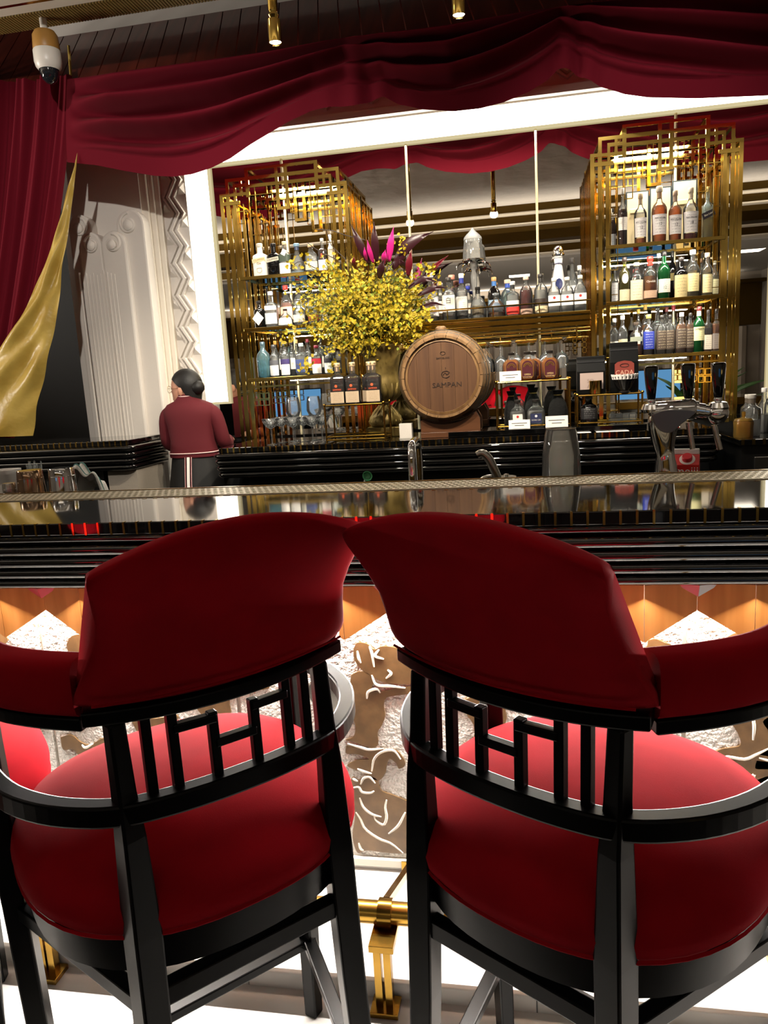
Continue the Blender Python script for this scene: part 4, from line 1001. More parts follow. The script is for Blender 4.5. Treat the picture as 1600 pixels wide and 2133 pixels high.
# bridge shelf
BR = 'bottles on the bridge shelf'
sam = dict(shape='flask', lab=('#e9e6e2', .2, .5, .9), cap='#d9d2c6', ex=4, dy=.8, ink_='#e9e6e2')
def samlab(b, H, hw):
    MB().lathe([(.0075, 0), (.0075, .0008), (0, .001)], 12).xf(Matrix.Translation((0, -hw*.82, H*.43)) @ Matrix.Rotation(PI/2, 4, 'X')).build('red_mark', M('red print', '#c22a22', .5), b)
    text('SAMPAN', .012, ink, b, (0, -hw*.82-.0012, H*.3), sx=.9)
rowput([
 (900, 671, 572, 32, 'square white labelled bottle behind the dark leaves', dict(shape='sq', ex=6, lab=('#e9e6ea', .1, .5), cap='#d7d7dc')),
 (919, 670, 590, 18, 'slim bottle with orange stopper', dict(shape='std', liq='gold', fill=.5, lab=(W_, .2, .5), cap='#d9a46a')),
 (937, 669, 582, 27, 'square clear bottle with a black brush character', dict(shape='sq', ex=6, lab=('#e4dfd0', .2, .58, .85), ink_='#e4dfd0', cap='#25201d', txt=[('白', .45, .04, '#15120f')])),
 (964, 667, 574, 24, 'clear bottle with blue foil neck', dict(shape='std', lab=('#dcdcd6', .2, .5), cap='#d5d8dc', cap2='#27358c', lab2=('#333', .08, .14))),
 (997, 663, 599, 33, 'wide clear bottle with dark oval label', dict(shape='wide', lab=('#3a3226', .1, .4, .8), ink_='#b9a97a', cap='#171412', cap2='#171412')),
 (1035, 661, 612, 38, 'low wide smoked bottle with orange base', dict(shape='wide', liq='amber', fill=.2, lab=('#2e3338', .28, .42, .9), cap='#7a7f84')),
 (1069, 657, 587, 26, 'clear square bottle with red label', dict(shape='sq', ex=5, lab=('#c92e22', .05, .26), lab2=('#d6d9d8', .28, .44), cap='#e2e2e0', cap2='#171412')),
 (1097, 655, 576, 27, 'dark red liqueur bottle with pale stopper', dict(shape='flask', liq='red', fill=.64, lab=('#b99a86', .03, .16), cap='#e2b9a6', capr=.42)),
 (1128, 654, 573, 28, 'clear bottle with dark and cream labels', dict(shape='std', lab=('#dccaa0', .04, .2), lab2=('#2a1e18', .22, .38), cap='#211d1b', cap2='#211d1b')),
 (1155, 653, 582, 26, 'clear flask with red mark, leftmost of three alike', dict(sam, extra=samlab)),
 (1182, 651, 580, 26, 'clear flask with red mark, middle of three alike', dict(sam, extra=samlab)),
 (1209, 650, 577, 26, 'clear flask with red mark, rightmost of three alike', dict(sam, extra=samlab)),
 (944, 666, 572, 18, 'clear bottle with tall salmon cap', dict(row=1, shape='sq', lab=(W_, .2, .5), cap='#d08a76', capr=.75)),
 (977, 664, 594, 17, 'clear bottle with blue screw cap', dict(row=1, shape='std', lab=(W_, .2, .5), cap='#2b3aa0', capr=.55)),
 (1031, 660, 576, 27, 'rounded dark bottle with blue neck', dict(row=1, shape='flask', glassm=LIQ['black'], liq='black', lab=('#8fa8c0', .3, .45), cap='#b98f5c', cap2='#3a6aa8')),
 (1059, 656, 579, 30, 'pale aqua shouldered bottle with cork ball', dict(row=1, shape='flask', glassm=LIQ['aqua'], liq='aqua', fill=.3, lab=None, cap='#e2c8b0', cap2='#2f4fa8', capr=.45)),
 (1193, 652, 541, 22, 'tall frosted white bottle with dark cap', dict(row=1, shape='tall', glassm=frost, liq='water', lab=('#e6e6e6', .2, .5), cap='#2a2524')),
 (1208, 651, 556, 20, 'tall frosted bottle with pale cap', dict(row=1, shape='tall', glassm=frost, liq='water', lab=None, cap='#d9d6d2')),
], BZ, 4.50, 'bridge shelf', BR, Yb=4.62)
# blue and white ceramic decanter
q = P(1165, 650, 4.62); d = CD(q); k = d/FPX
dc = thing('ceramic_decanter', 'tall blue and white ceramic decanter with silver ball stopper on the bridge shelf', 'decanter', (q.x, 4.64, BZ+.0006))
cer = M('white ceramic', '#ece8e4', .18, spec=.6); cob = M('cobalt glaze', '#1d2758', .25)
MB().lathe([(.044, 0), (.05, .01), (.047, .08), (.04, .16), (.028, .24), (.021, .28), (.024, .305), (.028, .33)], 24).build('body', cer, dc, smooth=True)
MB().lathe([(.029, .285), (.021, .29), (.0225, .31), (.027, .318)], 20, caps=False).build('neck_band', cob, dc, smooth=True)
MB().lathe([(.036, .33), (.037, .338), (.03, .345), (.029, .36), (.022, .378), (.01, .387), (0, .388)], 20).build('stopper', chrome, dc, smooth=True)
MB().lathe([(.0, 0), (.018, .001), (.018, .002), (.021, .002), (.021, 0)], 20, sy=1.5).xf(Matrix.Translation((0, -.043, .17)) @ Matrix.Rotation(PI/2-.12, 4, 'X')).build('oval_emblem', cob, dc, smooth=True)
text('CLASE AZUL', .013, M('ink #2a3350', '#2a3350', .5), dc, (0, -.052, .07), sx=.8)
# absinthe fountain
q = P(990, 664, 4.58)
af = thing('absinthe_fountain', 'glass absinthe fountain with domed lid and curved taps on the bridge shelf', 'fountain', (q.x, 4.6, BZ+.0006))
k = CD((q.x, 4.6, BZ))/FPX
zz = lambda y: (664-y)*k
MB().lathe([(.05, 0), (.052, .008), (.025, .018), (.014, .035), (.011, zz(610)), (.018, zz(590)), (.02, zz(575)), (.012, zz(566)), (.02, zz(556)), (.034, zz(548)), (.036, zz(545))], 20).build('pedestal', glass('fountain glass', (.97, .97, .95), .4), af, smooth=True)
MB().lathe([(.05, zz(545)), (.062, zz(543)), (.058, zz(525)), (.052, zz(506)), (.05, zz(503))], 24, caps=False).build('bowl', glass('bowl glass', (.97, .97, .95), .25), af, smooth=True)
MB().lathe([(.054, zz(504)), (.052, zz(500)), (.038, zz(494)), (.022, zz(489)), (.014, zz(486)), (.006, zz(482)), (0, zz(480))], 24).build('lid', glass('lid glass', (.97, .97, .95), .6), af, smooth=True)
for j in range(6):
    a = j*PI/3+.3
    MB().tube(spline([(.03*math.cos(a), .03*math.sin(a), zz(551)), (.07*math.cos(a), .07*math.sin(a), zz(549)), (.095*math.cos(a), .095*math.sin(a), zz(554)), (.102*math.cos(a), .102*math.sin(a), zz(562))], 8), .0045, 8).build('tap', chrome, af, smooth=True)
MB().lathe([(.036, zz(549)), (.066, zz(546)), (.066, zz(543)), (.036, zz(541))], 24).build('collar', chrome, af, smooth=True)
# ================================================================ THINGS ON THE BACK BAR
KB = lambda x, Y=4.2: CD((P(x, 880, Y).x, Y, 1.3))/FPX          # metres per photo pixel at that place
def rack(label, xl, xr, yb, yt, Y, depth, zb, mid=True, ztop=None):
    a = P(xl, yb, Y); b = P(xr, yb, Y); w = b.x-a.x; h = (yb-yt)*KB((xl+xr)/2, Y)
    t = thing('tube_rack', label, 'rack', (a.x, Y, zb))
    r = .0055
    for x in (0, w):
        for y in (0, depth):
            MB().tube([(x, y, .0), (x, y, h)], r, 10).build('post', gold_dark, t, smooth=True)
            MB().lathe([(0, h-.002), (.008, h), (.010, h+.006), (.007, h+.012), (0, h+.013)], 10, (x, y, 0)).build('ball_finial', gold_dark, t, smooth=True)
    for z in ((h, .012, .03) if mid else (h, .012)):
        for p, q in (((0, 0, z), (w, 0, z)), ((0, depth, z), (w, depth, z)), ((0, 0, z), (0, depth, z)), ((w, 0, z), (w, depth, z))):
            MB().tube([p, q], r*.9, 8).build('tube_rail', gold_dark, t, smooth=True)
    MB().box(.002, w-.002, .002, depth-.002, h-.003, h+.006).build('top_plate', shelf_gl, t)
    return t, a.x, w, zb+h+.0065
# --- brass rack with four dark bottles
t, rx, rw_, rz_ = rack('brass tube rack left of the barrel carrying four dark labelled bottles', 681, 803, 918, 842, 4.16, .2, ZC+.0005)
def samdark(b, H, hw):
    MB().box(-hw*.93, hw*.93, -hw*.985-.0018, -hw*.985-.0008, H*.03, H*.3).build('paper_label', print_mat('label tan', '#b9a48a', '#6b523a'), b)
    MB().lathe([(.008, 0), (.008, .001), (0, .0012)], 12).xf(Matrix.Translation((-.004, -hw*.985, H*.44)) @ Matrix.Rotation(PI/2, 4, 'X')).build('red_mark', M('copper print', '#e0603a', .4), b)
    text('SAMPAN', .014, M('copper print', '#e0603a', .4), b, (0, -hw*.985-.0012, H*.35), sx=.9)
for j, (x, yo, ds) in enumerate(((707, 0, 'leftmost'), (738, 0, 'second from left'), (768, .07, 'set back behind the rightmost'), (781, 0, 'rightmost'))):
    k = KB(x, 4.2)
    bottle((P(x, 838, 4.2).x, 4.2+yo, rz_), 84*k, 30*k, f'square dark spirit bottle with copper print, {ds} on the brass rack', 'dark bottles on the brass rack', shape='sq', liq='dark', fill=.62, ex=7, lab=None, cap='#c9b08a', cap2='#b59a80', extra=samdark)
# --- bronze urn
q = P(797, 905, 4.34); urn = thing('bronze_urn', 'large antique bronze urn with scrolled handles holding the yellow flowers', 'vase', (q.x, 4.47, ZC))
k = KB(797, 4.47); zz = lambda y: (908-y)*k
MB().box(-.105, .105, -.09, .09, 0, zz(888)).build('plinth', urn_bronze, urn, bev=.006)
MB().lathe([(.085, zz(888)), (.1, zz(880)), (.095, zz(868)), (.06, zz(856)), (.03, zz(848)), (.028, zz(842)), (.05, zz(836)), (.082, zz(826)), (.095, zz(812)), (.1, zz(800)), (.092, zz(792)), (.09, zz(780)), (.1, zz(760)), (.115, zz(738)), (.13, zz(728)), (.135, zz(724)), (.12, zz(722)), (.1, zz(735))], 32).build('bowl', urn_bronze, urn, smooth=True, ang=60)
for j in range(14):                                     # gadroons round the lower bowl
    a = 2*PI*j/14
    MB().tube(spline([(.052*math.cos(a), .052*math.sin(a), zz(836)), (.094*math.cos(a), .094*math.sin(a), zz(818)), (.1*math.cos(a), .1*math.sin(a), zz(800))], 6), [.006, .012, .016, .018, .016, .012, .008], 8).build('gadroon', urn_bronze, urn, smooth=True)
    MB().tube(spline([(.034*math.cos(a+.2), .034*math.sin(a+.2), zz(846)), (.07*math.cos(a+.2), .07*math.sin(a+.2), zz(860)), (.098*math.cos(a+.2), .098*math.sin(a+.2), zz(878))], 6), .007, 6).build('acanthus', urn_bronze, urn, smooth=True)
for s in (-1, 1):
    MB().tube(spline([(s*.1, 0, zz(742)), (s*.15, 0, zz(732)), (s*.2, 0, zz(745)), (s*.205, 0, zz(770)), (s*.17, 0, zz(787)), (s*.125, 0, zz(790)), (s*.11, 0, zz(782))], 22), .011, 8).build('handle', urn_bronze, urn, smooth=True)
    MB().tube(spline([(s*.16, 0, zz(788)), (s*.175, 0, zz(798)), (s*.15, 0, zz(806)), (s*.11, 0, zz(800))], 10), .01, 8).build('handle_scroll', urn_bronze, urn, smooth=True)
    MB().tube(spline([(s*.2, 0, zz(745)), (s*.225, 0, zz(735)), (s*.215, 0, zz(727)), (s*.2, 0, zz(732))], 10), .008, 8).build('handle_scroll', urn_bronze, urn, smooth=True)
# --- flowers
fl_ = thing('flower_arrangement', 'big spray of yellow orchid blossoms with dark red leaves in the bronze urn', 'flowers', (q.x, 4.40, ZC+zz(726)))
pet = [M('yellow petal', '#ab9513', .65), M('deep yellow petal', '#93800e', .65), M('green bud', '#6f7c20', .65)]
yk = KB(750, 4.3)
def fpx(x, y, Y=4.3): p = P(x, y, Y); return p-fl_.location
rnd = random.Random(3)
blo = [MB(), MB(), MB()]; stm = MB()
def blossom(mb, c, s):
    n = Vector((rnd.uniform(-1, 1), rnd.uniform(-1.6, -.1), rnd.uniform(-.6, 1))).normalized()
    u = n.cross(Vector((0, 0, 1))).normalized(); v = u.cross(n); a0 = rnd.uniform(0, 6)
    for j in range(5):
        a = a0+j*2*PI/5; big = 1.5 if j == 0 else 1.0
        d = u*math.cos(a)+v*math.sin(a); e = u*math.cos(a+PI/2)+v*math.sin(a+PI/2)
        L = s*big; w = s*.42*(1.7 if j == 0 else 1)
        mb.add([c, c+d*L*.55+e*w+n*s*.18, c+d*L+n*s*rnd.uniform(-.1, .3), c+d*L*.55-e*w+n*s*.18], [(0, 1, 2, 3)])
core = fpx(770, 700); core.y = .02
cnt = 0
while cnt < 560:
    x = rnd.uniform(585, 915); y = rnd.uniform(520, 755)
    ex_ = ((x-752)/160)**2+((y-632)/112)**2
    if ex_ > 1.0+rnd.uniform(-.18, .12): continue
    yy = -.20+.26*rnd.random()**1.3+.1*ex_
    tip = fpx(x, y, 4.3); tip.y = yy*(1-.3*ex_)-.02
    st_ = core+(tip-core)*rnd.uniform(.35, .6); st_.z += .03
    pts = spline([core+Vector((rnd.uniform(-.03, .03), 0, 0)), st_, tip], 6)
    if cnt % 3 == 0: stm.tube(pts, .0016, 4)
    for j in range(rnd.randint(5, 9)):
        t_ = rnd.uniform(.6, 1.02); base = core.lerp(tip, t_)+Vector((rnd.gauss(0, .017), rnd.gauss(0, .02), rnd.gauss(0, .017)))
        r_ = rnd.random()
        blossom(blo[0 if r_ < .55 else (1 if r_ < .9 else 2)], base, rnd.uniform(.0068, .0118))
    cnt += 1
for br_ in ([(610, 690), (598, 702), (592, 712)], [(640, 540), (620, 548), (612, 552)], [(860, 652), (885, 648)], [(880, 560), (900, 562), (905, 575)], [(860, 664), (885, 668)], [(840, 520), (838, 508), (835, 500)], [(640, 750), (635, 768), (632, 770)], [(700, 755), (695, 768)], [(880, 700), (890, 712)]):
    for (x, y) in br_:
        for j in range(7):
            c_ = fpx(x+rnd.gauss(0, 8), y+rnd.gauss(0, 6), 4.2)
            blossom(blo[rnd.randint(0, 1)], c_, rnd.uniform(.008, .013))
for j, nm in enumerate(('yellow_blossoms', 'deep_yellow_blossoms', 'green_buds')): blo[j].build(nm, pet[j], fl_, kind='stuff')  # second batch is a deeper yellow, picked at random
stm.build('flower_stalks', M('green stalk', '#4d5a1e', .6), fl_, kind='stuff')
leafm = [M('dark plum leaf', '#2c1016', .35), M('magenta leaf', '#b01f6e', .4), M('wine leaf', '#5c1420', .35)]
def leaf(base, tip, w, mi, bend=(0, 0)):
    a = fpx(*base, 4.24); b = fpx(*tip, 4.18); m_ = (a+b)/2+Vector((bend[0], -.02, bend[1]))
    pts = spline([a, m_, b], 12); mb = MB()
    d = (b-a).normalized(); s_ = d.cross(Vector((0, 1, 0))).normalized(); vs = []
    for i, p in enumerate(pts):
        t_ = i/12; ww = w*math.sin(PI*min(1, t_*.92+.08))**.8*(1-t_**4)
        vs += [p-s_*ww, p+Vector((0, .008, 0)), p+s_*ww]
    fs = []
    for i in range(12): fs += [(i*3, i*3+1, i*3+4, i*3+3), (i*3+1, i*3+2, i*3+5, i*3+4)]
    mb.add(vs, fs).build('leaf', leafm[mi], fl_, smooth=True, solid=.0015, ang=60)
for args in (((770, 550), (730, 466), .022, 0), ((785, 545), (779, 462), .022, 0), ((778, 548), (765, 500), .014, 1), ((810, 545), (820, 472), .02, 1), ((800, 550), (803, 520), .016, 1), ((818, 560), (903, 482), .034, 0, (-.02, .03)),
             ((850, 575), (857, 520), .02, 2), ((890, 572), (934, 532), .012, 2), ((850, 600), (915, 588), .016, 0, (0, .03)), ((870, 615), (932, 598), .016, 0, (0, .01)), ((875, 640), (928, 636), .012, 0, (0, .012)), ((740, 560), (737, 535), .012, 2), ((765, 545), (759, 515), .01, 1), ((845, 560), (832, 540), .016, 0), ((790, 580), (800, 540), .022, 0)):
    leaf(*args)
for tw in ([(760, 500), (720, 490), (690, 480), (660, 478)], [(700, 540), (660, 520), (640, 505)], [(650, 600), (620, 580), (598, 584)], [(645, 620), (625, 625), (596, 628), (585, 620)], [(720, 540), (690, 510), (680, 480)], [(660, 560), (625, 545), (604, 560)]):
    MB().tube(spline([fpx(x, y, 4.2) for x, y in tw], 10), .0022, 5).build('twig', M('dark twig', '#2a1d18', .7), fl_)
# --- barrel on its cradle
q = P(921, 785, 4.14); kq = KB(921, 4.14)
Rb = 84*kq; bl = .28
ba = thing('oak_barrel', 'small oak barrel lying on a wooden cradle, its round head facing out', 'barrel', (q.x, 4.14, q.z))
n = 22
def brad(t): return Rb*(1.0+.16*math.sin(PI*t))
for j in range(n):                                       # staves
    a0, a1 = 2*PI*j/n+.006, 2*PI*(j+1)/n-.006; vs = []; m_ = 10
    for i in range(m_+1):
        t_ = i/m_; R_ = brad(t_)
        for rr in (R_, R_-.014):
            for a in (a0, (a0+a1)/2, a1): vs.append((rr*math.cos(a), -.012+(bl+.024)*t_, rr*math.sin(a)))
    fs = []
    for i in range(m_):
        o, p = i*6, i*6+6
        for x, y in ((0, 1), (1, 2), (2, 5), (5, 4), (4, 3), (3, 0)): fs.append((o+x, o+y, p+y, p+x))
    fs += [(0, 3, 4, 1), (1, 4, 5, 2), (m_*6, m_*6+1, m_*6+4, m_*6+3), (m_*6+1, m_*6+2, m_*6+5, m_*6+4)]
    MB().add(vs, fs).build('stave', barrel_wood, ba, smooth=True, ang=30)
hd = MB()
for j in range(6):                                       # head boards
    x0, x1 = -Rb*.93+j*Rb*.31, -Rb*.93+(j+1)*Rb*.31-.0012; poly = []
    rr = Rb*.935
    for i in range(9):
        x = lerp(x0, x1, i/8); poly.append((x, math.sqrt(max(0, rr*rr-x*x))))
    poly = poly+[(x, -z) for x, z in reversed(poly)]
    MB().prism(poly, .004, .014).build('head_board', barrel_head, ba)
MB().lathe([(Rb*.935, 0), (Rb*.86, .006), (Rb*.855, .0)], 48, caps=False).xf(Matrix.Translation((0, .005, 0)) @ Matrix.Rotation(PI/2, 4, 'X')).build('head_bevel', barrel_wood, ba, smooth=True)
for t_ in (.03, .13, .3, .7, .87, .97):
    R0, R1 = brad(t_-.035), brad(t_+.035)
    MB().lathe([(R0+.0015, 0), (R0+.003, .0), (R1+.003, .07*bl), (R1+.0015, .07*bl)], 48, caps=False).xf(Matrix.Translation((0, bl*(t_-.035), 0)) @ Matrix.Rotation(-PI/2, 4, 'X')).build('hoop', iron, ba, smooth=True, ang=30)
    MB().lathe([(.004, 0), (.003, .003), (0, .0035)], 8).xf(Matrix.Translation((.02, bl*t_, R0+.003))).build('rivet', iron, ba)
MB().lathe([(.032, 0), (.03, .012), (.02, .02), (0, .02)], 16).xf(Matrix.Translation((-.01, bl*.5, brad(.5)))).build('bung', barrel_wood, ba, smooth=True)
burn = M('burnt brand', '#2a1a10', .7)
text('SAMPAN', .037, burn, ba, (.025, .0025, -.045), rot=(PI/2, 0, 0), ext=.0008, sx=1.15)
MB().tube([(.023*math.cos(a), 0, .018*math.sin(a)) for a in [PI*2*i/20*.85+.4 for i in range(21)]], .0022, 6).xf(Matrix.Translation((.02, .003, .012))).build('brand_mark', burn, ba)
MB().tube(spline([(-.016, 0, -.004), (-.004, 0, .008), (.006, 0, -.002), (.016, 0, .006)], 10), .0022, 6).xf(Matrix.Translation((.02, .003, .012))).build('brand_mark', burn, ba)
MB().tube([(.02, .003, .04), (.02, .003, .05)], .0016, 5).build('brand_mark', burn, ba)
MB().tube([(.014*math.cos(a), 0, .009*math.sin(a)) for a in [2*PI*i/14 for i in range(14)]], .0015, 5, closed=True).xf(Matrix.Translation((.008, .003, .125))).build('brand_mark', burn, ba)
text('BARRELING', .014, burn, ba, (.008, .0025, .1), ext=.0006)
cr_ = thing('barrel_cradle', 'brown wooden block cradle under the oak barrel', 'stand', (q.x+.03, 4.16, ZC+.0005))
hz = q.z-ZC; poly = [(-.165, 0), (.165, 0), (.165, .095)]
poly += [(brad(.35)*1.035*math.sin(a)-.03, hz-brad(.35)*1.035*math.cos(a)) for a in [lerp(.72, -.5, i/12) for i in range(13)]]+[(-.165, .095)]
for yy in (.02, .2): MB().prism(poly, yy, yy+.06).build('cradle_block', stand_wood, cr_)
MB().box(-.165, .165, .005, .265, 0, .03).build('cradle_base', stand_wood, cr_, bev=.002)
# --- napkins
q = P(851, 916, 4.14); nk = thing('napkin_stack', 'stack of white bar napkins in a clear holder beside the barrel', 'napkins', (q.x-.02, 4.18, ZC+.0005))
MB().box(-.035, .035, 0, .05, .0, .085).build('napkins', M('white paper', '#cfc9c2', .8, bump=(200, .5, .003)), nk)
MB().box(-.039, .039, -.004, .054, 0, .005).build('holder', clear, nk)
# --- black platform and its things
xa, xb = P(935, 890, 4.18).x, P(1345, 880, 4.18).x
xm = cr_.location.x+.175
L6 = [(xa, 4.13), (xb, 4.13), (xb, 4.40), (xm, 4.40), (xm, 4.158), (xa, 4.158)]
pf = MB().add([(x, y, ZC+.0005) for x, y in L6]+[(x, y, ZC+.03) for x, y in L6], [(5, 4, 3, 2, 1, 0), (6, 7, 8, 9, 10, 11)]+[(i, (i+1) % 6, (i+1) % 6+6, i+6) for i in range(6)]).build('display_plinth', piano, bev=.003)
tag(pf, 'low glossy black display plinth on the back counter right of the barrel', 'plinth')
ZP = ZC+.0306
t, rx, rw_, r2z = rack('tall brass tube rack carrying four orange cocktail bottles', 1036, 1188, 883, 787, 4.2, .15, ZP, mid=False)
def opera(b, H, hw):
    gl_ = M('gold foil', '#c9a24a', .3, .8); mr = M('maroon print', '#4a1420', .5)
    def shp(w, z0, z1): 
        r = w
        return [(-w, z0+w*.5), (-w*.6, z0), (w*.6, z0), (w, z0+w*.5)]+[(r*math.cos(a), z1-r+r*math.sin(a)) for a in [PI*i/10 for i in range(11)]]
    y = -hw*.62
    MB().prism(shp(hw*.64, H*.05, H*.7), y-.0022, y-.0008).build('foil_border', gl_, b)
    MB().prism(shp(hw*.58, H*.065, H*.685), y-.003, y-.0023).build('arched_label', mr, b)
    for rr in (.42, .28): MB().tube([(hw*rr*math.cos(a), y-.0036, H*.46+hw*rr*math.sin(a)) for a in [PI*i/10 for i in range(11)]], .0018, 5).build('fan_print', gl_, b)
    text('OPERA', .0125, M('ink #e6c98a', '#e6c98a', .4), b, (0, y-.0034, H*.2), sx=.9); text('COCKTAIL', .0115, M('ink #e6c98a', '#e6c98a', .4), b, (0, y-.0034, H*.11), sx=.85)
for x, yo, ds in ((1066, 0, 'leftmost'), (1099, -.02, 'second from left'), (1112, .06, 'third, set back'), (1146, 0, 'rightmost')):
    k = KB(x, 4.26)
    bottle((P(x, 778, 4.26).x, 4.27+yo, r2z), 58*k, 38*k, f'flat orange cocktail bottle with arched maroon label, {ds} on the tall rack', 'orange cocktail bottles on the tall brass rack', shape='flask', liq='opera', fill=.74, ex=4, dy=.55, lab=None, cap='#221d1a', extra=opera, capr=.36)
def card(x, y0, y1, w, Y, z, label):
    k = KB(x, Y); c = thing('sign_card', label, 'card', (P(x, y1, Y).x, Y, z), 0, 'small white name cards')
    h = (y1-y0)*k; ww = w*k
    MB().add([(-ww/2, 0, 0), (ww/2, 0, 0), (ww/2, .012, h), (-ww/2, .012, h), (-ww/2, .03, 0), (ww/2, .03, 0)], [(0, 1, 2, 3), (3, 2, 5, 4)]).build('folded_card', paper, c, solid=.0008)
    for j, wl_ in enumerate((.36, .22)):
        MB().box(-ww*wl_/1, ww*wl_/1, -.0014, -.0007, h*(.62-.25*j)-.0016, h*(.62-.25*j)+.0016).xf(Matrix.Translation((0, .012*(.6-.25*j), 0))).build('print_line', ink, c)
card(1063, 761, 781, 44, 4.215, r2z, 'white name card on the tall brass rack before the leftmost orange bottle')
card(1082, 867, 885, 44, 4.172, ZP, 'white name card standing before the two clear round flasks')
card(1160, 859, 882, 46, 4.172, ZP, 'white name card standing before the black velvet bag')
def rlab(col, words, ic, mark):
    def f(b, H, hw):
        y = -hw*.72
        MB().box(-hw*.6, hw*.6, y-.002, y-.0006, H*.16, H*.5).build('paper_label', M('label '+col, col, .5), b)
        MB().lathe([(.007, 0), (.007, .0008), (0, .001)], 12).xf(Matrix.Translation((0, y-.002, H*.41)) @ Matrix.Rotation(PI/2, 4, 'X')).build('print_mark', M('print '+mark, mark, .5), b)
        text(words, .0115, M('ink '+ic, ic, .5), b, (0, y-.0026, H*.27), sx=.9)
    return f
for x, yb, yt, w, ds, ex_ in ((1079, 884, 826, 33, 'with white label and red mark', rlab('#e6e2dc', 'SAMPAN', '#2a2522', '#c22a22')), (1117, 882, 824, 38, 'with dark blue badge', rlab('#2a3050', 'SONG CAI', '#d9d6d0', '#e6e6ea'))):
    k = KB(x, 4.23)
    bottle((P(x, yb, 4.23).x, 4.235, ZP), (yb-yt)*k, w*k, f'clear round flask {ds} under the tall rack', 'clear flasks under the tall rack', shape='flask', ex=3, dy=.7, lab=None, cap='#2a2725', capr=.4, extra=ex_)
bagm = M('black velvet bag', '#060606', .95, bump=(60, .6, .01))
for x, yb, yt, w, ds in ((1066, 880, 805, 30, 'leftmost, behind the clear flask with red mark'), (1112, 880, 800, 36, 'middle, behind the flask with blue badge'), (1163, 880, 807, 40, 'rightmost, standing free beside the post')):
    k = KB(x, 4.3); H = (yb-yt)*k; hw = w*k/2
    bg = thing('velvet_bottle_bag', f'black velvet drawstring bottle bag, {ds}', 'bag', (P(x, yb, 4.3).x, 4.31, ZP), 0, 'black velvet bottle bags')
    MB().lathe([(hw*.9, 0), (hw, H*.06), (hw*1.02, H*.4), (hw*.85, H*.62), (hw*.5, H*.8), (hw*.38, H*.86), (hw*.55, H*.94), (hw*.62, H), (hw*.3, H*.98)], 20).build('bag_body', bagm, bg, smooth=True, ang=70)
    MB().lathe([(hw*.4, H*.845), (hw*.43, H*.86), (hw*.4, H*.875)], 16, caps=False).build('drawstring', gold_cloth, bg, smooth=True)
t, rx, rw_, r3z = rack('low brass tube rack carrying two coffee bags right of the orange bottles', 1203, 1338, 876, 814, 4.2, .14, ZP, mid=False)
def coffee(x, yb, yt, w, Y, label):
    k = KB(x, Y); H = (yb-yt)*k; hw = w*k/2
    b = thing('coffee_bag', label, 'bag', (P(x, yb, Y).x, Y, r3z), 0, 'coffee bags')
    blk = M('matt black foil', '#070707', .5, spec=.2)
    vs = []; L_ = [(0, .035), (.1, .038), (.6, .034), (.82, .02), (.9, .006), (1, .003)]
    for h_, d_ in L_: vs += [(-hw, -d_, H*h_), (hw, -d_, H*h_), (hw, d_, H*h_), (-hw, d_, H*h_)]
    fs = [(i*4+j, i*4+(j+1) % 4, i*4+4+(j+1) % 4, i*4+4+j) for i in range(5) for j in range(4)]+[(3, 2, 1, 0), (20, 21, 22, 23)]
    MB().add(vs, fs).build('pouch', blk, b, bev=.004)
    MB().box(-hw*.98, hw*.98, -.02, -.012, H*.84, H*.86).build('seal_strip', M('seal', '#3a3a3c', .25), b)
    return b, H, hw
b, H, hw = coffee(1231, 814, 738, 57, 4.29, 'black coffee bag with blank pale label on the low rack')
MB().box(-hw*.8, hw*.82, -.0405, -.039, H*.12, H*.56).build('paper_label', M('blush label', '#b9a49c', .6), b)
text('SO\nAR', .028, M('ink #8f7f78', '#8f7f78', .6), b, (-.005, -.0412, H*.27), ext=.0003)
b, H, hw = coffee(1299, 812, 711, 56, 4.30, 'taller black coffee bag with red emblem on the low rack')
em = M('brick red print', '#8a3a30', .6); cr2 = M('ink #d9a890', '#d9a890', .6)
MB().prism([(-.05, 0), (.05, 0), (.05, .07), (.035, .082), (0, .088), (-.035, .082), (-.05, .07)], -.0395, -.038).xf(Matrix.Translation((0, 0, H*.3))).build('emblem', em, b)
text('CADA', .034, cr2, b, (0, -.0402, H*.3+.024), ext=.0003, sx=1.0)
MB().tube([(.022*math.cos(a), -.0396, H*.3+.062+.009*math.sin(a)) for a in [2*PI*i/16 for i in range(16)]], .002, 5, closed=True).build('emblem_ring', M('dark print', '#2a1210', .6), b)
q = P(1240, 812, 4.24); gc = thing('brass_cup', 'small polished brass cup before the shorter coffee bag', 'cup', (q.x, 4.225, r3z))
MB().lathe([(.033, 0), (.033, .068), (.0335, .07), (.030, .07), (.029, .004), (0, .004)], 24).build('cup_wall', gold, gc, smooth=True, ang=30)
MB().tube([(.0335*math.cos(a), .0335*math.sin(a), .069) for a in [2*PI*i/24 for i in range(24)]], .0016, 6, closed=True).build('rim', gold, gc, smooth=True)
q = P(1300, 810, 4.24); dr = thing('coffee_dripper', 'dark ribbed coffee dripper with white paper filter before the taller coffee bag', 'dripper', (q.x, 4.215, r3z))
MB().lathe([(.03, 0), (.03, .006), (.022, .01), (.03, .022), (.056, .07), (.066, .085), (.063, .085), (.026, .02), (0, .02)], 28).build('cone', M('dark ceramic', '#1c1a19', .25), dr, smooth=True)
for j in range(20):
    a = 2*PI*j/20; MB().bar((.031*math.cos(a), .031*math.sin(a), .022), (.066*math.cos(a), .066*math.sin(a), .084), .003, .003).build('rib', M('dark ceramic', '#1c1a19', .25), dr)
fm = MB(); rp = []
for j in range(40):
    a = 2*PI*j/40; r_ = .066+(.004 if j % 2 else 0); rp.append((r_*math.cos(a), r_*math.sin(a)))
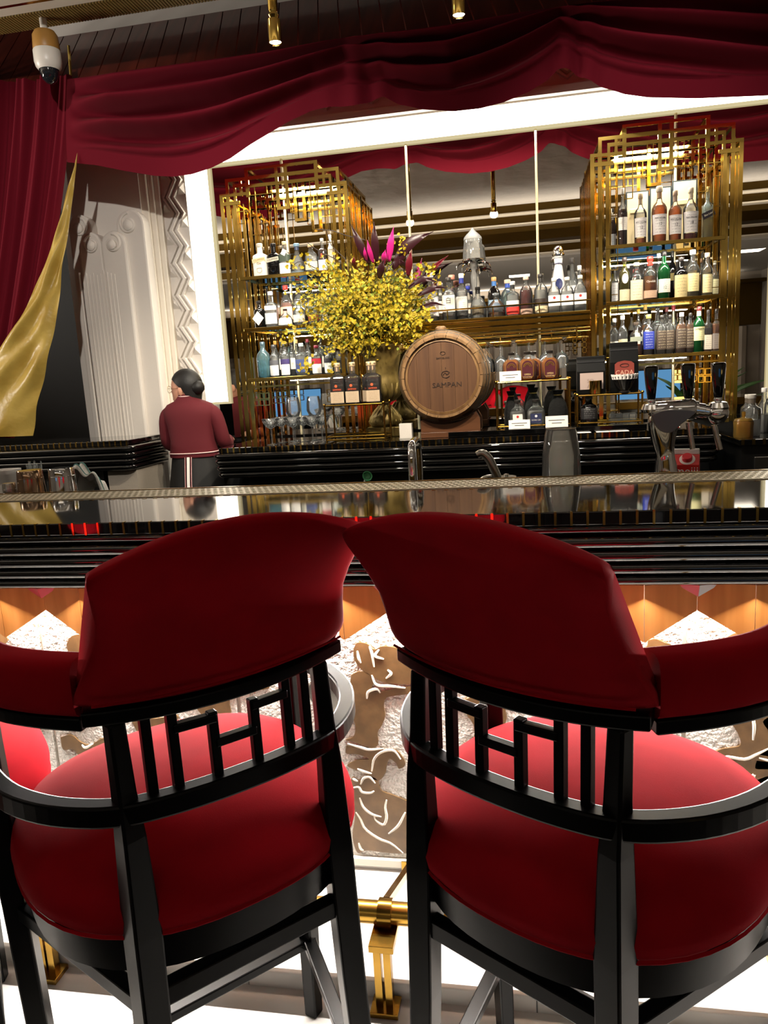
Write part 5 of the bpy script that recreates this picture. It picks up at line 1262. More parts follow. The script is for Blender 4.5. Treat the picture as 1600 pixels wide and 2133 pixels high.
fm.add([(x*.9, y*.9, .07) for x, y in rp]+[(x, y, .094+.003*(i % 2)) for i, (x, y) in enumerate(rp)], [(i, (i+1) % 40, 40+(i+1) % 40, 40+i) for i in range(40)]).build('paper_filter', paper, dr, solid=.001)
q = P(1227, 872, 4.27); bottle((q.x, 4.27, ZP), 58*KB(1227, 4.27), 36*KB(1227, 4.27), 'dark wine bottle with black label standing under the low rack', 'bottles under the low rack', shape='std', liq='black', lab=('#1c1a1c', .2, .7), ink_='#8a8a8a', cap='#141210')
q = P(1300, 868, 4.27)
for i in range(4):
    for j in range(2):
        c = thing('glass_block', f'small pale glass block, {ORD[i]} from left in the {"lower" if j == 0 else "upper"} course under the low rack', 'glass block', (q.x-.06+i*.036, 4.27, ZP+j*.0262), 0, 'glass blocks under the low rack')
        MB().box(-.0175, .0175, 0, .035, 0, .0256).build('block', M('pale glass', '#b9c2bd', .12, spec=.6), c, bev=.003)
for j, (x, w) in enumerate(((1222, 22), (1250, 26), (1290, 30))):
    q = PZ(x, 890, ZC); o = thing('paper_coaster', f'thin white paper coaster on the counter edge, {["leftmost","middle","rightmost"][j]} of three', 'coaster', (P(x, 889, 4.095).x, 4.10, ZC+.0006), 0, 'paper coasters')
    MB().box(-.047, .047, -.03, .025, 0, .002).build('sheet', paper, o)
# --- stemware
glw = glass('stemware glass', (.98, .99, .99), .1)
def coupe(x, yb, Y, label, cut=True):
    k = KB(x, Y); c = thing('coupe_glass', label, 'glass', (P(x, yb, Y).x, Y, ZC+.0006), 0, 'cut coupe glasses on the back counter')
    MB().lathe([(.034, 0), (.033, .003), (.006, .007), (.004, .02), (.006, .05), (.0045, .085), (.007, .092)], 18).build('stem', glw, c, smooth=True)
    MB().lathe([(.007, .092), (.028, .104), (.043, .125), (.052, .15), (.0505, .15), (.041, .126), (.027, .107), (.004, .096)], 20).build('bowl', glw, c, smooth=True)
    m = MB()
    for j in range(12):
        a = 2*PI*j/12
        m.tube([(.03*math.cos(a), .03*math.sin(a), .106), (.0475*math.cos(a+.5), .0475*math.sin(a+.5), .137)], .0017, 4); m.tube([(.03*math.cos(a), .03*math.sin(a), .106), (.0475*math.cos(a-.5), .0475*math.sin(a-.5), .137)], .0017, 4)
    m.build('cut_pattern', glass('cut crystal', (1, 1, 1), .5), c, kind='stuff')  # white body stands in for sparkle on the cuts
for j, (x, yb, Y) in enumerate(((567, 920, 4.17), (588, 917, 4.3), (612, 916, 4.2), (634, 914, 4.32), (652, 914, 4.2), (672, 912, 4.27))):
    coupe(x, yb, Y, f'cut glass coupe with tall stem, {ORD[j]} from the left beside the brass rack')
for j, (x, yb) in enumerate(((618, 905), (661, 903))):
    c = thing('wine_glass', f'large plain wine glass behind the coupes, {["left","right"][j]} one of two', 'glass', (P(x, yb, 4.4).x, 4.37+.0, ZC+.0006), 0, 'plain wine glasses on the back counter')
    MB().lathe([(.034, 0), (.032, .003), (.005, .006), (.004, .12), (.008, .13), (.034, .15), (.045, .18), (.043, .22), (.036, .26), (.0345, .26), (.041, .22), (.043, .18), (.032, .152), (.004, .134)], 22).build('glass', glw, c, smooth=True, ang=60)
    MB().tube([(.0353*math.cos(a), .0353*math.sin(a), .26) for a in [2*PI*i/20 for i in range(20)]], .0009, 5, closed=True).build('rim', glw, c, smooth=True)
for j, x in enumerate((1012, 1042, 1075, 1102, 1135, 1170)):
    p = P(x, 712, 4.55)
    c = thing('hanging_wine_glass', f'wine glass hanging upside down under the bridge shelf, {ORD[j]} from the left', 'glass', (p.x, 4.55, 1.6632), 0, 'wine glasses hanging under the bridge shelf')
    MB().lathe([(.033, .004), (.032, .001), (.005, -.003), (.004, -.07), (.008, -.078), (.03, -.095), (.038, -.12), (.034, -.17), (.033, -.17), (.036, -.12), (.028, -.096), (.003, -.082)], 20).build('glass', glw, c, smooth=True, ang=60)
    MB().tube([(.0335*math.cos(a), .0335*math.sin(a), -.17) for a in [2*PI*i/20 for i in range(20)]], .0009, 5, closed=True).build('rim', glw, c, smooth=True)
# --- jars on the right-hand counter
ZR = 1.0906
q = P(1520, 908, 4.12); j_ = thing('amber_jar', 'amber glass jar with knobbed lid at the left end of the side counter', 'jar', (max(q.x, 1.11), 4.12, ZR))
am = glass('amber glass', (.8, .5, .12), .35)
MB().lathe([(.046, 0), (.048, .01), (.047, .05), (.049, .075), (.045, .085), (.042, .085), (.044, .012), (0, .01)], 24).build('jar_body', am, j_, smooth=True)
MB().lathe([(.047, .086), (.04, .096), (.016, .1), (.008, .104), (.01, .13), (0, .132)], 24).build('lid', am, j_, smooth=True)
for j, (x, yb, yt, w, ds) in enumerate(((1564, 905, 818, 38, 'largest carafe with steel collar'), (1556, 880, 800, 26, 'carafe set back behind the largest one'), (1590, 882, 790, 26, 'tall slim bottle with white cap'), (1604, 890, 790, 24, 'tall bottle at the right edge'))):
    Y = 4.15 if j == 0 else 4.35
    p = P(x, yb, Y); k = CD(p)/FPX
    bottle((p.x, Y, ZR), (yb-yt)*k, w*k, f'clear water bottle, {ds}, on the side counter', 'clear bottles on the side counter', shape='shoulder' if j < 2 else 'tall', liq='water', fill=.4, lab=None, cap='#b9b4ac' if j < 2 else '#e6e3de', cap2='#5a5148' if j < 2 else None)
# --- faucet on the side sink by the staff member
sk = thing('side_sink', 'low black sink counter behind the staff member', 'counter', (0, 0, 0))
MB().box(-2.05, CX0-.03, 4.62, YM-.025, 1.10, 1.14).build('sink_top', piano, sk)
MB().box(-2.04, CX0-.03, 4.64, YM-.025, 0, 1.10).build('cabinet', blackvoid, sk)
q = P(470, 912, 4.68); fc = thing('gooseneck_faucet', 'steel gooseneck faucet on the sink counter right of the staff member', 'faucet', (q.x-.02, 4.68, 1.1405))
MB().tube(spline([(0, 0, 0), (0, 0, .12), (-.006, 0, .17), (-.03, 0, .195), (-.055, 0, .175), (-.06, 0, .14)], 20), .009, 10).build('spout', steel, fc, smooth=True)
MB().lathe([(.022, 0), (.02, .008), (.012, .012), (.012, .02)], 14).build('base', steel, fc, smooth=True)
# ================================================================ THINGS BEHIND THE FRONT BAR
ZW = 1.0105
# --- beer tap
TY = 2.62
def tp_(x, y, Y=TY): return P(x, y, Y)
o0 = tp_(1386, 1000); o0.z = ZW
tap = thing('beer_tap', 'chrome beer tap tower with three black handles behind the bar', 'beer tap', (o0.x, TY, ZW))
def tl(x, y, dy=0): p = tp_(x, y); return Vector((p.x-o0.x, dy, p.z-ZW))
pts = [tl(1390, 1030), tl(1388, 990), tl(1386, 950), tl(1382, 915), tl(1382, 885), tl(1392, 868), tl(1420, 858)]
pts[0].z = .0
MB().tube(spline(pts, 24), [lerp(.048, .03, min(1, i/8)) if i < 10 else lerp(.03, .056, (i-9)/9) if i < 19 else lerp(.056, .034, (i-18)/6) for i in range(25)], 24).build('column', chrome, tap, smooth=True)
a_, b_ = tl(1352, 858), tl(1448, 852)
MB().tube([a_, a_.lerp(b_, .06), a_.lerp(b_, .94), b_], [.02, .032, .036, .03], 24).build('head', chrome, tap, smooth=True)
c1 = tl(1400, 872, -.058)
sh_ = spline([tl(1352, 862, 0), tl(1380, 852, 0), tl(1425, 852, 0), tl(1440, 858, 0), tl(1412, 880, 0), tl(1392, 897, 0), tl(1372, 896, 0), tl(1358, 880, 0), tl(1352, 862, 0)], 40)[:-1]
MB().prism([(p.x, p.z) for p in sh_], -.064, -.03).build('face_plate', M('brushed grey plate', '#6f6a66', .3, .8), tap, bev=.003)
MB().tube([tl(1440, 853), tl(1452, 854), tl(1453, 854), tl(1466, 856), tl(1467, 856), tl(1490, 860)], [.03, .03, .024, .024, .021, .021], 20).build('side_arm', chrome, tap, smooth=True, ang=30)
MB().lathe([(0, -.036), (.02, -.03), (.034, -.01), (.036, .006), (.03, .022), (.016, .03), (0, .032)], 20).xf(Matrix.Translation(tl(1494, 862))).build('end_knob', chrome, tap, smooth=True)
for x0, y0, x1, y1 in ((1357, 832, 1356, 762), (1434, 830, 1433, 757), (1496, 828, 1497, 755)):
    p0, p1 = tl(x0, y0), tl(x1, y1); h = p1.z-p0.z
    hb = MB(); vs = []
    for t_, w_, d_ in ((0, .011, .011), (.05, .0125, .012), (.5, .018, .015), (.92, .0215, .017), (.98, .0205, .0165), (1, .017, .013)):
        c = p0.lerp(p1, t_); vs += [c+Vector((w_*ca, d_*sa, 0)) for ca, sa in [(sp(math.cos(2*PI*j/20), .4), sp(math.sin(2*PI*j/20), .4)) for j in range(20)]]
    hb.add(vs, [(i*20+j, i*20+(j+1) % 20, i*20+20+(j+1) % 20, i*20+20+j) for i in range(5) for j in range(20)]+[tuple(range(19, -1, -1)), tuple(100+j for j in range(20))])
    hn = hb.build('handle', piano, tap, smooth=True, ang=50)
    MB().lathe([(.012, -.03), (.018, -.022), (.012, -.012), (.014, -.006), (.012, 0)], 14, tuple(p0)).build('ferrule', chrome, hn, smooth=True)
    MB().lathe([(.03, -.03), (.034, -.02), (.028, -.004), (.014, .002)], 18, tuple(p0+Vector((0, 0, -.012)))).build('valve', chrome, tap, smooth=True)
for x0, y0, x1, y1 in ((1434, 880, 1443, 935), (1487, 885, 1500, 936)):
    MB().tube([tl(x0, y0), tl(x1, y1)], .009, 12).build('nozzle', steel, tap, smooth=True)
MB().lathe([(.062, 0), (.062, .012), (.05, .016), (.048, .02)], 24).build('base_flange', chrome, tap, smooth=True)
# --- milk carton
q = P(1432, 985, 2.74); k = CD(q)/FPX
mc = thing('milk_carton', 'red and white milk carton with red cap behind the bar beside the tap', 'carton', (q.x, 2.76, ZW), -.25)
hw = .043; hb_ = P(1432, 937, 2.72).z-ZW-.052; ht = hb_+.032
redc = M('red carton', '#c2201c', .4); whc = M('white carton', '#e8e4e0', .4)
MB().box(-hw, hw, -hw, hw, 0, hb_).build('body', redc, mc)
MB().add([(-hw, -hw, hb_), (hw, -hw, hb_), (hw, hw, hb_), (-hw, hw, hb_), (-hw, -.004, ht), (hw, -.004, ht), (hw, .004, ht), (-hw, .004, ht)], [(0, 1, 5, 4), (3, 7, 6, 2), (0, 4, 7, 3), (1, 2, 6, 5), (4, 5, 6, 7)]).build('gable', redc, mc)
MB().box(-hw, hw, -.004, .004, ht, ht+.02).build('top_seam', whc, mc, bev=.003)
MB().box(-hw-.0012, -hw-.0002, -hw, hw, 0, hb_-.01).build('side_panel', whc, mc)
rotg = Matrix.Rotation(math.atan2(.032, hw-.004), 4, 'X')
MB().lathe([(.017, 0), (.017, .016), (.015, .018), (0, .018)], 20).xf(Matrix.Translation((.004, -hw*.5, hb_+.016)) @ rotg).build('screw_cap', M('red plastic', '#d0202a', .3), mc, smooth=True, ang=30)
MB().lathe([(.026, 0), (.026, .002), (.017, .002)], 20).xf(Matrix.Translation((.004, -hw*.5, hb_+.0162)) @ rotg).build('cap_collar', whc, mc)
text('meiji', .04, whc, mc, (.004, -hw-.0006, hb_-.022), ext=.0004)
# --- tall glass
q = P(1170, 1000, 2.6); k = CD(q)/FPX
tg = thing('upturned_beer_glass', 'tall cloudy beer glass standing upside down behind the bar', 'glass', (q.x, 2.6, ZW))
zt_ = P(1170, 893, 2.6).z-ZW
cg = glass('cloudy glass', (.95, .95, .92), .26)
MB().lathe([(.030*1.3, 0), (.064*.9, zt_*.12), (.066, zt_*.4), (.063, zt_*.7), (.052, zt_*.97), (.048, zt_), (.044, zt_*.985), (.058, zt_*.7), (.061, zt_*.4), (.03, .004)], 28).build('glass_wall', cg, tg, smooth=True, ang=60)
MB().lathe([(.05, zt_-.002), (.0505, zt_+.001), (.046, zt_+.002), (0, zt_+.002)], 28).build('glass_foot', cg, tg, smooth=True, ang=60)
# --- front faucet seen edge on
q = P(860, 1000, 2.56); zt_ = P(860, 915, 2.56).z-ZW
ff = thing('bar_faucet', 'chrome arched faucet seen edge on behind the middle of the bar', 'faucet', (q.x, 2.62, ZW))
MB().tube(spline([(.006, .08, 0), (.006, .08, zt_*.7), (.004, .06, zt_*.93), (0, .0, zt_-.015), (0, -.05, zt_*.88), (0, -.065, zt_*.6), (0, -.066, zt_*.35)], 30), .0135, 14).build('spout', chrome, ff, smooth=True)
MB().lathe([(.026, 0), (.024, .012), (.016, .016)], 16, (.006, .08, 0)).build('base', chrome, ff, smooth=True)
# --- strainer and scoop
q = P(1015, 1000, 2.66)
sc_ = thing('ice_scoop', 'grey handled steel ice scoop leaning up behind the bar', 'scoop', (q.x, 2.66, ZW))
def sl_(x, y): p = P(x, y, 2.66); return Vector((p.x-q.x, 0, p.z-ZW))
hp_ = spline([sl_(994, 948), sl_(1005, 944), sl_(1018, 955), sl_(1028, 975), sl_(1038, 998), sl_(1044, 1012)], 16)
MB().tube(hp_, [.013+.003*math.sin(PI*i/16) for i in range(17)], 12).build('handle', M('grey metal', '#8d8a84', .25, .9), sc_, smooth=True)
cc = sl_(1022, 1010); cc.z = max(cc.z, .02)
MB().tube([(cc.x+.055*math.cos(a), .01, .065+.055*math.sin(a)) for a in [2*PI*i/30 for i in range(30)]], .0075, 8, closed=True).build('ring', M('grey metal', '#8d8a84', .25, .9), sc_, smooth=True)
MB().lathe([(0, 0), (.052, .0), (.052, .006), (0, .006)], 28).xf(Matrix.Translation((cc.x, .014, .065)) @ Matrix.Rotation(PI/2, 4, 'X')).build('disc', steel, sc_, smooth=True)
q = P(1055, 1003, 2.75); ld = thing('steel_lid', 'small round steel lid right of the ice scoop', 'lid', (q.x, 2.75, ZW))
zt_ = P(1055, 992, 2.75).z-ZW
MB().lathe([(.03, 0), (.03, zt_-.012), (.038, zt_-.008), (.036, zt_), (0, zt_+.001)], 20).build('lid', steel, ld, smooth=True)
MB().lathe([(.009, zt_), (.01, zt_+.008), (0, zt_+.01)], 12).build('knob', steel, ld, smooth=True)
q = P(762, 1000, 2.68); sp_ = thing('green_ladle', 'small green bar ladle poking up behind the bar', 'ladle', (q.x, 2.68, ZW))
zt_ = P(765, 992, 2.68).z-ZW
MB().lathe([(0, -.01), (.014, -.006), (.019, .003), (.017, .003), (.012, -.004), (0, -.007)], 18).xf(Matrix.Translation((.006, 0, zt_)) @ Matrix.Rotation(1.2, 4, 'X') @ Matrix.Rotation(.5, 4, 'Y')).build('bowl', M('green plastic', '#3f8a5c', .35), sp_, smooth=True)
MB().tube([(-.03, 0, 0), (-.002, 0, zt_-.012)], .004, 8).build('handle', paper, sp_, smooth=True)
# --- shaker tins
def tin(x, yb, yt, w0, w1, Y, label, mat, cap=False):
    p = P(x, yb, Y); k = CD(p)/FPX; zt = P(x, yt, Y).z-ZW
    t = thing('shaker_tin', label, 'shaker', (p.x, Y, ZW), 0, 'steel shaker tins')
    a, b = w1*k/2, w0*k/2
    MB().lathe([(a, 0), (a+.002, .003), (a, .006), (lerp(a, b, .85), zt*.85), (b, zt-.004), (b*.96, zt), (0, zt)], 30).build('tin_wall', mat, t, smooth=True, ang=35)
    MB().tube([(lerp(a, b, .86)*math.cos(v), lerp(a, b, .86)*math.sin(v), zt*.86) for v in [2*PI*i/30 for i in range(30)]], .0012, 6, closed=True).build('bead', mat, t, smooth=True)
    MB().tube([((a+.001)*math.cos(v), (a+.001)*math.sin(v), .004) for v in [2*PI*i/30 for i in range(30)]], .002, 6, closed=True).build('rim', mat, t, smooth=True)
tin(68, 1030, 979, 50, 64, 2.57, 'bronze tinted steel shaker tin standing upside down at left', M('bronze tinted steel', '#a58a72', .12, 1))
tin(134, 1028, 974, 50, 62, 2.57, 'bright steel shaker tin standing upside down beside the bronze one', chrome)
tin(22, 1032, 1006, 26, 34, 2.55, 'short steel shaker cap at the far left', steel)
# --- clutter at the left
q = P(75, 985, 2.85); sc2 = thing('straw_cup', 'cup of clear plastic straws behind the shaker tins', 'cup', (q.x, 2.85, ZW))
zt_ = P(75, 962, 2.85).z-ZW
MB().lathe([(.035, 0), (.042, zt_*.6), (.04, zt_*.6), (.033, .004), (0, .004)], 20).build('cup', clear, sc2, smooth=True)
for j in range(16):
    a = j*2.4; r_ = .03*math.sqrt(j/16); MB().tube([(r_*math.cos(a)*.7, r_*math.sin(a)*.7, .005), (r_*1.25*math.cos(a), r_*1.25*math.sin(a), zt_*(.92+.12*((j*37) % 10)/10))], .0035, 6).build('straw', frost, sc2)
q = P(12, 1000, 2.8); zt_ = P(12, 978, 2.8).z-ZW
wc = thing('white_tub', 'plain white tub at the far left behind the bar', 'tub', (q.x, 2.8, ZW))
MB().lathe([(.045, 0), (.052, zt_*.9), (.055, zt_*.92), (.055, zt_), (.05, zt_), (.048, zt_*.9), (.042, .004), (0, .004)], 24, ex=4).build('tub_wall', whc, wc, smooth=True)
MB().box(-.02, .02, -.0535, -.052, zt_*.3, zt_*.7).build('sticker', paper, wc)
q = P(190, 1003, 2.8)
tr = thing('black_tray', 'black bar tray carrying a folded cloth behind the shaker tins', 'tray', (q.x, 2.8, ZW))
MB().box(-.09, .1, -.05, .09, .0, .012).build('tray_base', blackwood, tr)
for b in ((-.09, .1, -.05, -.045, .012, .03), (-.09, .1, .085, .09, .012, .03), (-.09, -.085, -.045, .085, .012, .03), (.095, .1, -.045, .085, .012, .03)): MB().box(*b).build('tray_lip', blackwood, tr)
MB().lathe([(.008, 0), (.008, .003), (.004, .003)], 14).xf(Matrix.Translation((.085, -.0505, .016)) @ Matrix.Rotation(PI/2, 4, 'X')).build('ring_pull', steel, tr)
cl = thing('folded_cloth', 'rolled white bar cloth with teal stripes lying on the black tray', 'cloth', (q.x-.02, 2.8, ZW+.0125))
zt_ = P(178, 972, 2.8).z-ZW-.0125
def clothf(u, v):
    a = PI*u; r = 1+.08*math.sin(9*u+5*v)+.06*math.sin(17*v)
    return (.085*math.cos(a)*r*(1-.3*v), -.04+.12*v, .004+(zt_)*math.sin(a)*r*.95*(1-.5*v*v)*(1-.12*math.sin(6*a)))
MB().grid(clothf, 36, 12).build('cloth', M('white terry', '#d8d6d0', .9, bump=(150, .4, .004)), cl, smooth=True, solid=.004, ang=80)
for v0 in (.12, .45): MB().tube([Vector(clothf(i/30, v0))+Vector((0, -.002, .003)) for i in range(31)], .0035, 6).build('stripe', M('teal stripe', '#5a8a86', .9), cl, smooth=True)

# ================================================================ CURTAINS
val = thing('swag_valance', 'burgundy velvet valance draped in three swags across the top of the back bar', 'valance', (0, 0, 0))
YVV = 4.14
top_ = [(140, 165), (440, 125), (720, 84), (945, 52), (1165, 18), (1400, -14), (1700, -55), (1900, -80)]
bot_ = [(140, 338), (200, 344), (260, 356), (320, 366), (360, 368), (400, 363), (440, 350), (480, 330), (520, 302), (560, 278), (600, 254), (650, 230), (690, 222), (740, 221), (780, 207), (800, 202), (830, 217), (880, 228), (945, 232), (1000, 226), (1050, 213), (1100, 192), (1140, 168), (1163, 143), (1180, 143), (1210, 158), (1250, 180), (1300, 196), (1350, 203), (1450, 205), (1600, 199), (1700, 190), (1900, 170)]
peaks = [(722, .8), (1166, 1.), (1243, .35)]
def val_pt(u, v):
    x = 140+u*1760
    yt, yb = poly_at(top_, x), poly_at(bot_, x)
    pk = max(w*math.exp(-abs(x-c)/95.) for c, w in peaks)
    pk = max(pk, .0)
    t = v**(1+1.5*pk)
    # folds lie along the swag; they bow lower in the middle of each swag
    y = lerp(yt, yb, t)
    p = P(x, y, YVV)
    amp = .1*(1-.6*pk)*math.sin(PI*min(1, v*1.2))**.5 if v > 0 else 0
    ph = v*2*PI*3.8+1.6*math.sin(x*.0065)+.6*math.sin(x*.013+2)
    fold = amp*math.sin(ph)*min(1, max(0, (x-150)/90))
    sidefold = .03*math.exp(-abs(x-1205)/25)*math.sin((x-1166)*.12)+.02*math.exp(-abs(x-760)/40)*math.sin((x-722)*.1)
    d = p-Vector((0, 0, CAMZ)); s_ = (YVV-fold-sidefold*v-.05*v*(1-v))/YVV
    q_ = Vector((0, 0, CAMZ))+d*s_ if False else p+Vector((0, -fold-sidefold*v-.05*v*(1-v), .35*fold*0))
    return q_
MB().grid(val_pt, 300, 84).build('swag_cloth', curtain_red, val, smooth=True, ang=80)
MB().tube([P(x, y+6, YVV+.045) for x, y in top_], .01, 8).build('batten', blackwood, val)
lcur = thing('side_curtain', 'burgundy velvet curtain with gold satin lining gathered at the left', 'curtain', (0, 0, 0))
def lc_pt(u, v):
    x0, y0 = lerp(-260, 150, u), lerp(190, 158, u)
    x1, y1 = lerp(-260, 30, u), 912
    p = P(lerp(x0, x1, v**1.5), lerp(y0, y1, v), 4.165)
    return p+Vector((0, .025*math.sin(u*2*PI*9+.8*math.sin(3*v))+.012*math.sin(u*2*PI*23), 0))
MB().grid(lc_pt, 200, 24).build('velvet_drop', curtain_red, lcur, smooth=True, ang=80)
gl = [(160, 322), (154, 345), (142, 380), (118, 450), (90, 515), (55, 570), (0, 638), (-60, 700), (-100, 760)]
gr = [(161, 318), (158, 360), (150, 420), (141, 500), (131, 570), (123, 640), (110, 710), (95, 780), (78, 850), (66, 908)]
gls, grs = spline([(x, y, 0) for x, y in gl], 60), spline([(x, y, 0) for x, y in gr], 60)
def gold_pt(u, v):
    a, b = gls[int(round(v*60))], grs[int(round(v*60))]
    x, y = lerp(a.x, b.x, u), lerp(min(908, a.y+v*v*160), b.y, u)
    w = math.sin(9*u+4*v)*.02*v+.018*math.sin(22*(u*.7+v))*v*(1-u*.5)+.012*math.sin(17*v-9*u)*v+.008*math.sin(41*v+13*u)*v
    p = P(x, y, 4.13-.02*v)
    return p+Vector((0, w-.05*math.sin(PI*u)*v, 0))
MB().grid(gold_pt, 46, 60).build('satin_lining', gold_cloth, lcur, smooth=True, ang=80)
e0 = [P(x, y, 4.17) for x, y in ((143, 95), (147, 150), (150, 200), (155, 260), (160, 322))]
MB().tube(spline(e0, 14), .007, 8).build('gold_edging', gold_cloth, lcur, smooth=True)

# ================================================================ CEILING FITTINGS
q = P(92, 62, 3.84); kk = CD(q)/FPX
cc_ = thing('dome_camera', 'white and tan security dome camera hanging under the gold ceiling edge', 'security camera', (q.x, 3.84, q.z))
tan = M('tan housing', '#a87b3c', .4); wh = M('white housing', '#d8d2c8', .35)
ctop = 3.392-q.z-.0 
MB().tube([(0, 0, .0), (0, 0, max(.02, 3.392-q.z))], .018, 12).build('mount_stem', wh, cc_, smooth=True)
MB().lathe([(.02, .0), (.05, -4*kk), (.062, -12*kk), (.066, -38*kk), (.064, -40*kk)], 28).build('housing_top', tan, cc_, smooth=True)
MB().lathe([(.066, -40*kk), (.068, -42*kk), (.068, -62*kk), (.062, -72*kk), (.05, -78*kk)], 28, caps=False).build('housing_ring', wh, cc_, smooth=True)
MB().lathe([(.048, -72*kk), (.047, -84*kk), (.036, -96*kk), (.018, -103*kk), (0, -105*kk)], 28).build('dome', M('smoked dome', '#1a1c20', .06, spec=.7), cc_, smooth=True)
for j, (x, y, yt, w, lab) in enumerate(((574, 90, 40, 28, 'brass tube spotlight hanging left of centre above the bar'), (956, 33, -20, 28, 'brass tube spotlight hanging right of centre at the top edge'))):
    p = P(x, y, 3.0); k = CD(p)/FPX; r = w*k/2
    pd = thing('pendant_spot', lab, 'lamp', (p.x, 3.0, p.z), 0, 'brass pendant spots')
    MB().lathe([(r*.98, .0), (r, .002), (r*.95, 44*k), (r*.6, 46*k), (r*.8, 52*k), (r*.6, 58*k), (r*.72, 62*k), (r*.72, 3.42-p.z)], 24, caps=False).build('tube', gold, pd, smooth=True, ang=30)
    MB().lathe([(r*.86, .004), (0, .004)], 20).build('lens', emission('lamp lens', '#fff2d8', 40), pd)
    sl_o = spot('pendant_light', (p.x, 3.0, p.z-.01), (math.radians(36), 0, 0), 175, 105)

# ================================================================ STAFF MEMBER (seen from behind)
pp = P(401, 900, 4.34)
PX, PYY = pp.x, 4.34
kp = CD((PX, PYY, 1.3))/FPX
per_ = thing('person', 'person in maroon jacket and black skirt with hair in a low bun, seen from behind', 'person', (PX, PYY, 0))
def w2(x, y): p = P(x, y, PYY); return p.x-PX, p.z
def loft(rings, n=24, ex=2.):
    """rings: (cx, cy, z, rx, ry)"""
    mb = MB(); vs = []
    for cx, cy, z, rx, ry in rings:
        for j in range(n):
            t = 2*PI*j/n; ct, st = math.cos(t), math.sin(t)
            if ex != 2.:
                q_ = (abs(ct)**ex+abs(st)**ex)**(-1/ex); ct *= q_; st *= q_
            vs.append((cx+rx*ct, cy+ry*st, z))
    m = len(rings)
    return mb.add(vs, [(i*n+j, i*n+(j+1) % n, i*n+n+(j+1) % n, i*n+n+j) for i in range(m-1) for j in range(n)]+[tuple(range(n-1, -1, -1)), tuple((m-1)*n+j for j in range(n))])
hx, hz_ = w2(388, 770)
hz = hz_                                   # top of head
nx = -.012
zb_ = w2(400, 950)[1]; zs = w2(400, 838)[1]
# one continuous body: legs, trunk, neck and head as a skinned skeleton
me = bpy.data.meshes.new('body')
J = [((0, .0, .93), .095), ((0, 0, 1.12), .085), ((-.005, .0, zs-.09), .088), ((-.01, -.0, hz-.25), .055), ((-.012, .005, hz-.17), .05), ((-.025, .02, hz-.1), .06), ((-.02, .02, hz-.05), .045),
     ((-.085, 0, .85), .075), ((-.085, -.01, .47), .055), ((-.085, .01, .08), .036), ((-.085, .1, .03), .03),
     ((.085, 0, .85), .075), ((.085, -.01, .47), .055), ((.085, .01, .08), .036), ((.085, .1, .03), .03),
     ((-.125, 0, zs-.06), .036), ((-.175, .03, zs-.24), .032), ((-.15, .18, zs-.25), .026), ((-.13, .24, zs-.24), .024),
     ((.125, 0, zs-.06), .036), ((.175, .03, zs-.24), .032), ((.15, .18, zs-.25), .026), ((.13, .24, zs-.24), .024)]
E_ = [(0, 1), (1, 2), (2, 3), (3, 4), (4, 5), (5, 6), (0, 7), (7, 8), (8, 9), (9, 10), (0, 11), (11, 12), (12, 13), (13, 14), (2, 15), (15, 16), (16, 17), (17, 18), (2, 19), (19, 20), (20, 21), (21, 22)]
for s, b0 in ((-1, 18), (1, 22)):           # five fingers on each hand
    hx_, hy_, hzz = J[b0][0]
    for i in range(5):
        off = (i-2)*.013; ln = (.05, .066, .072, .066, .052)[i] if i else .045
        if i == 0: p1 = (hx_-s*.03, hy_+.02, hzz-.008); p2 = (hx_-s*.042, hy_+.045, hzz-.016)
        else: p1 = (hx_+off*-s, hy_+ln*.6, hzz-.008); p2 = (hx_+off*-s, hy_+ln, hzz-.026)
        J.append((p1, .0095)); J.append((p2, .008)); E_ += [(b0, len(J)-2), (len(J)-2, len(J)-1)]
me.from_pydata([j[0] for j in J], E_, [])
bo = bpy.data.objects.new('body', me); COL.objects.link(bo); bo.parent = per_; me.materials.append(skin)
sk_ = bo.modifiers.new('skin', 'SKIN'); ss = bo.modifiers.new('sub', 'SUBSURF'); ss.levels = 2; ss.render_levels = 2
for i, j in enumerate(J): me.skin_vertices[0].data[i].radius = (j[1], j[1])
me.skin_vertices[0].data[0].use_root = True
sk_.use_smooth_shade = True
jk = M('maroon wool', '#560e18', .85, bump=(300, .15, .002)); pipe = M('pale piping', '#d8b9b4', .7)
zb_ = w2(400, 950)[1]; zs = w2(400, 838)[1]
jrings = [(0, 0, zb_, .150, .11), (0, 0, zb_+.01, .152, .112), (0, 0, zb_+.10, .138, .104), (0, 0, zb_+.2, .15, .106), (0, .0, zs-.08, .165, .106), (0, 0, zs-.04, .168, .098), (-.003, 0, zs-.008, .138, .082), (-.006, 0, zs+.012, .085, .066), (-.01, 0, zs+.032, .062, .058), (-.01, .002, zs+.05, .057, .054)]
loft(jrings, 30, 2.3).build('jacket', jk, per_, smooth=True, ang=60)
for s in (-1, 1):
    pts = spline([(s*.125, 0, zs-.052), (s*.155, .0, zs-.085), (s*.172, .01, zs-.15), (s*.182, .04, zs-.245), (s*.17, .12, zs-.26), (s*.15, .18, zs-.25)], 18)
    MB().tube(pts, [.04, .046, .047, .047, .047, .046, .046, .045, .045, .044, .044, .043, .043, .042, .041, .04, .039, .038, .038], 16).build('sleeve', jk, per_, smooth=True)
MB().tube([(.153*math.cos(t)*1.0*(abs(math.cos(t))**2.4+abs(math.sin(t))**2.4)**(-1/2.4), .113*math.sin(t)*(abs(math.cos(t))**2.4+abs(math.sin(t))**2.4)**(-1/2.4), zb_+.026) for t in [2*PI*i/40 for i in range(40)]], .0035, 6, closed=True).build('hem_piping', pipe, per_, smooth=True)
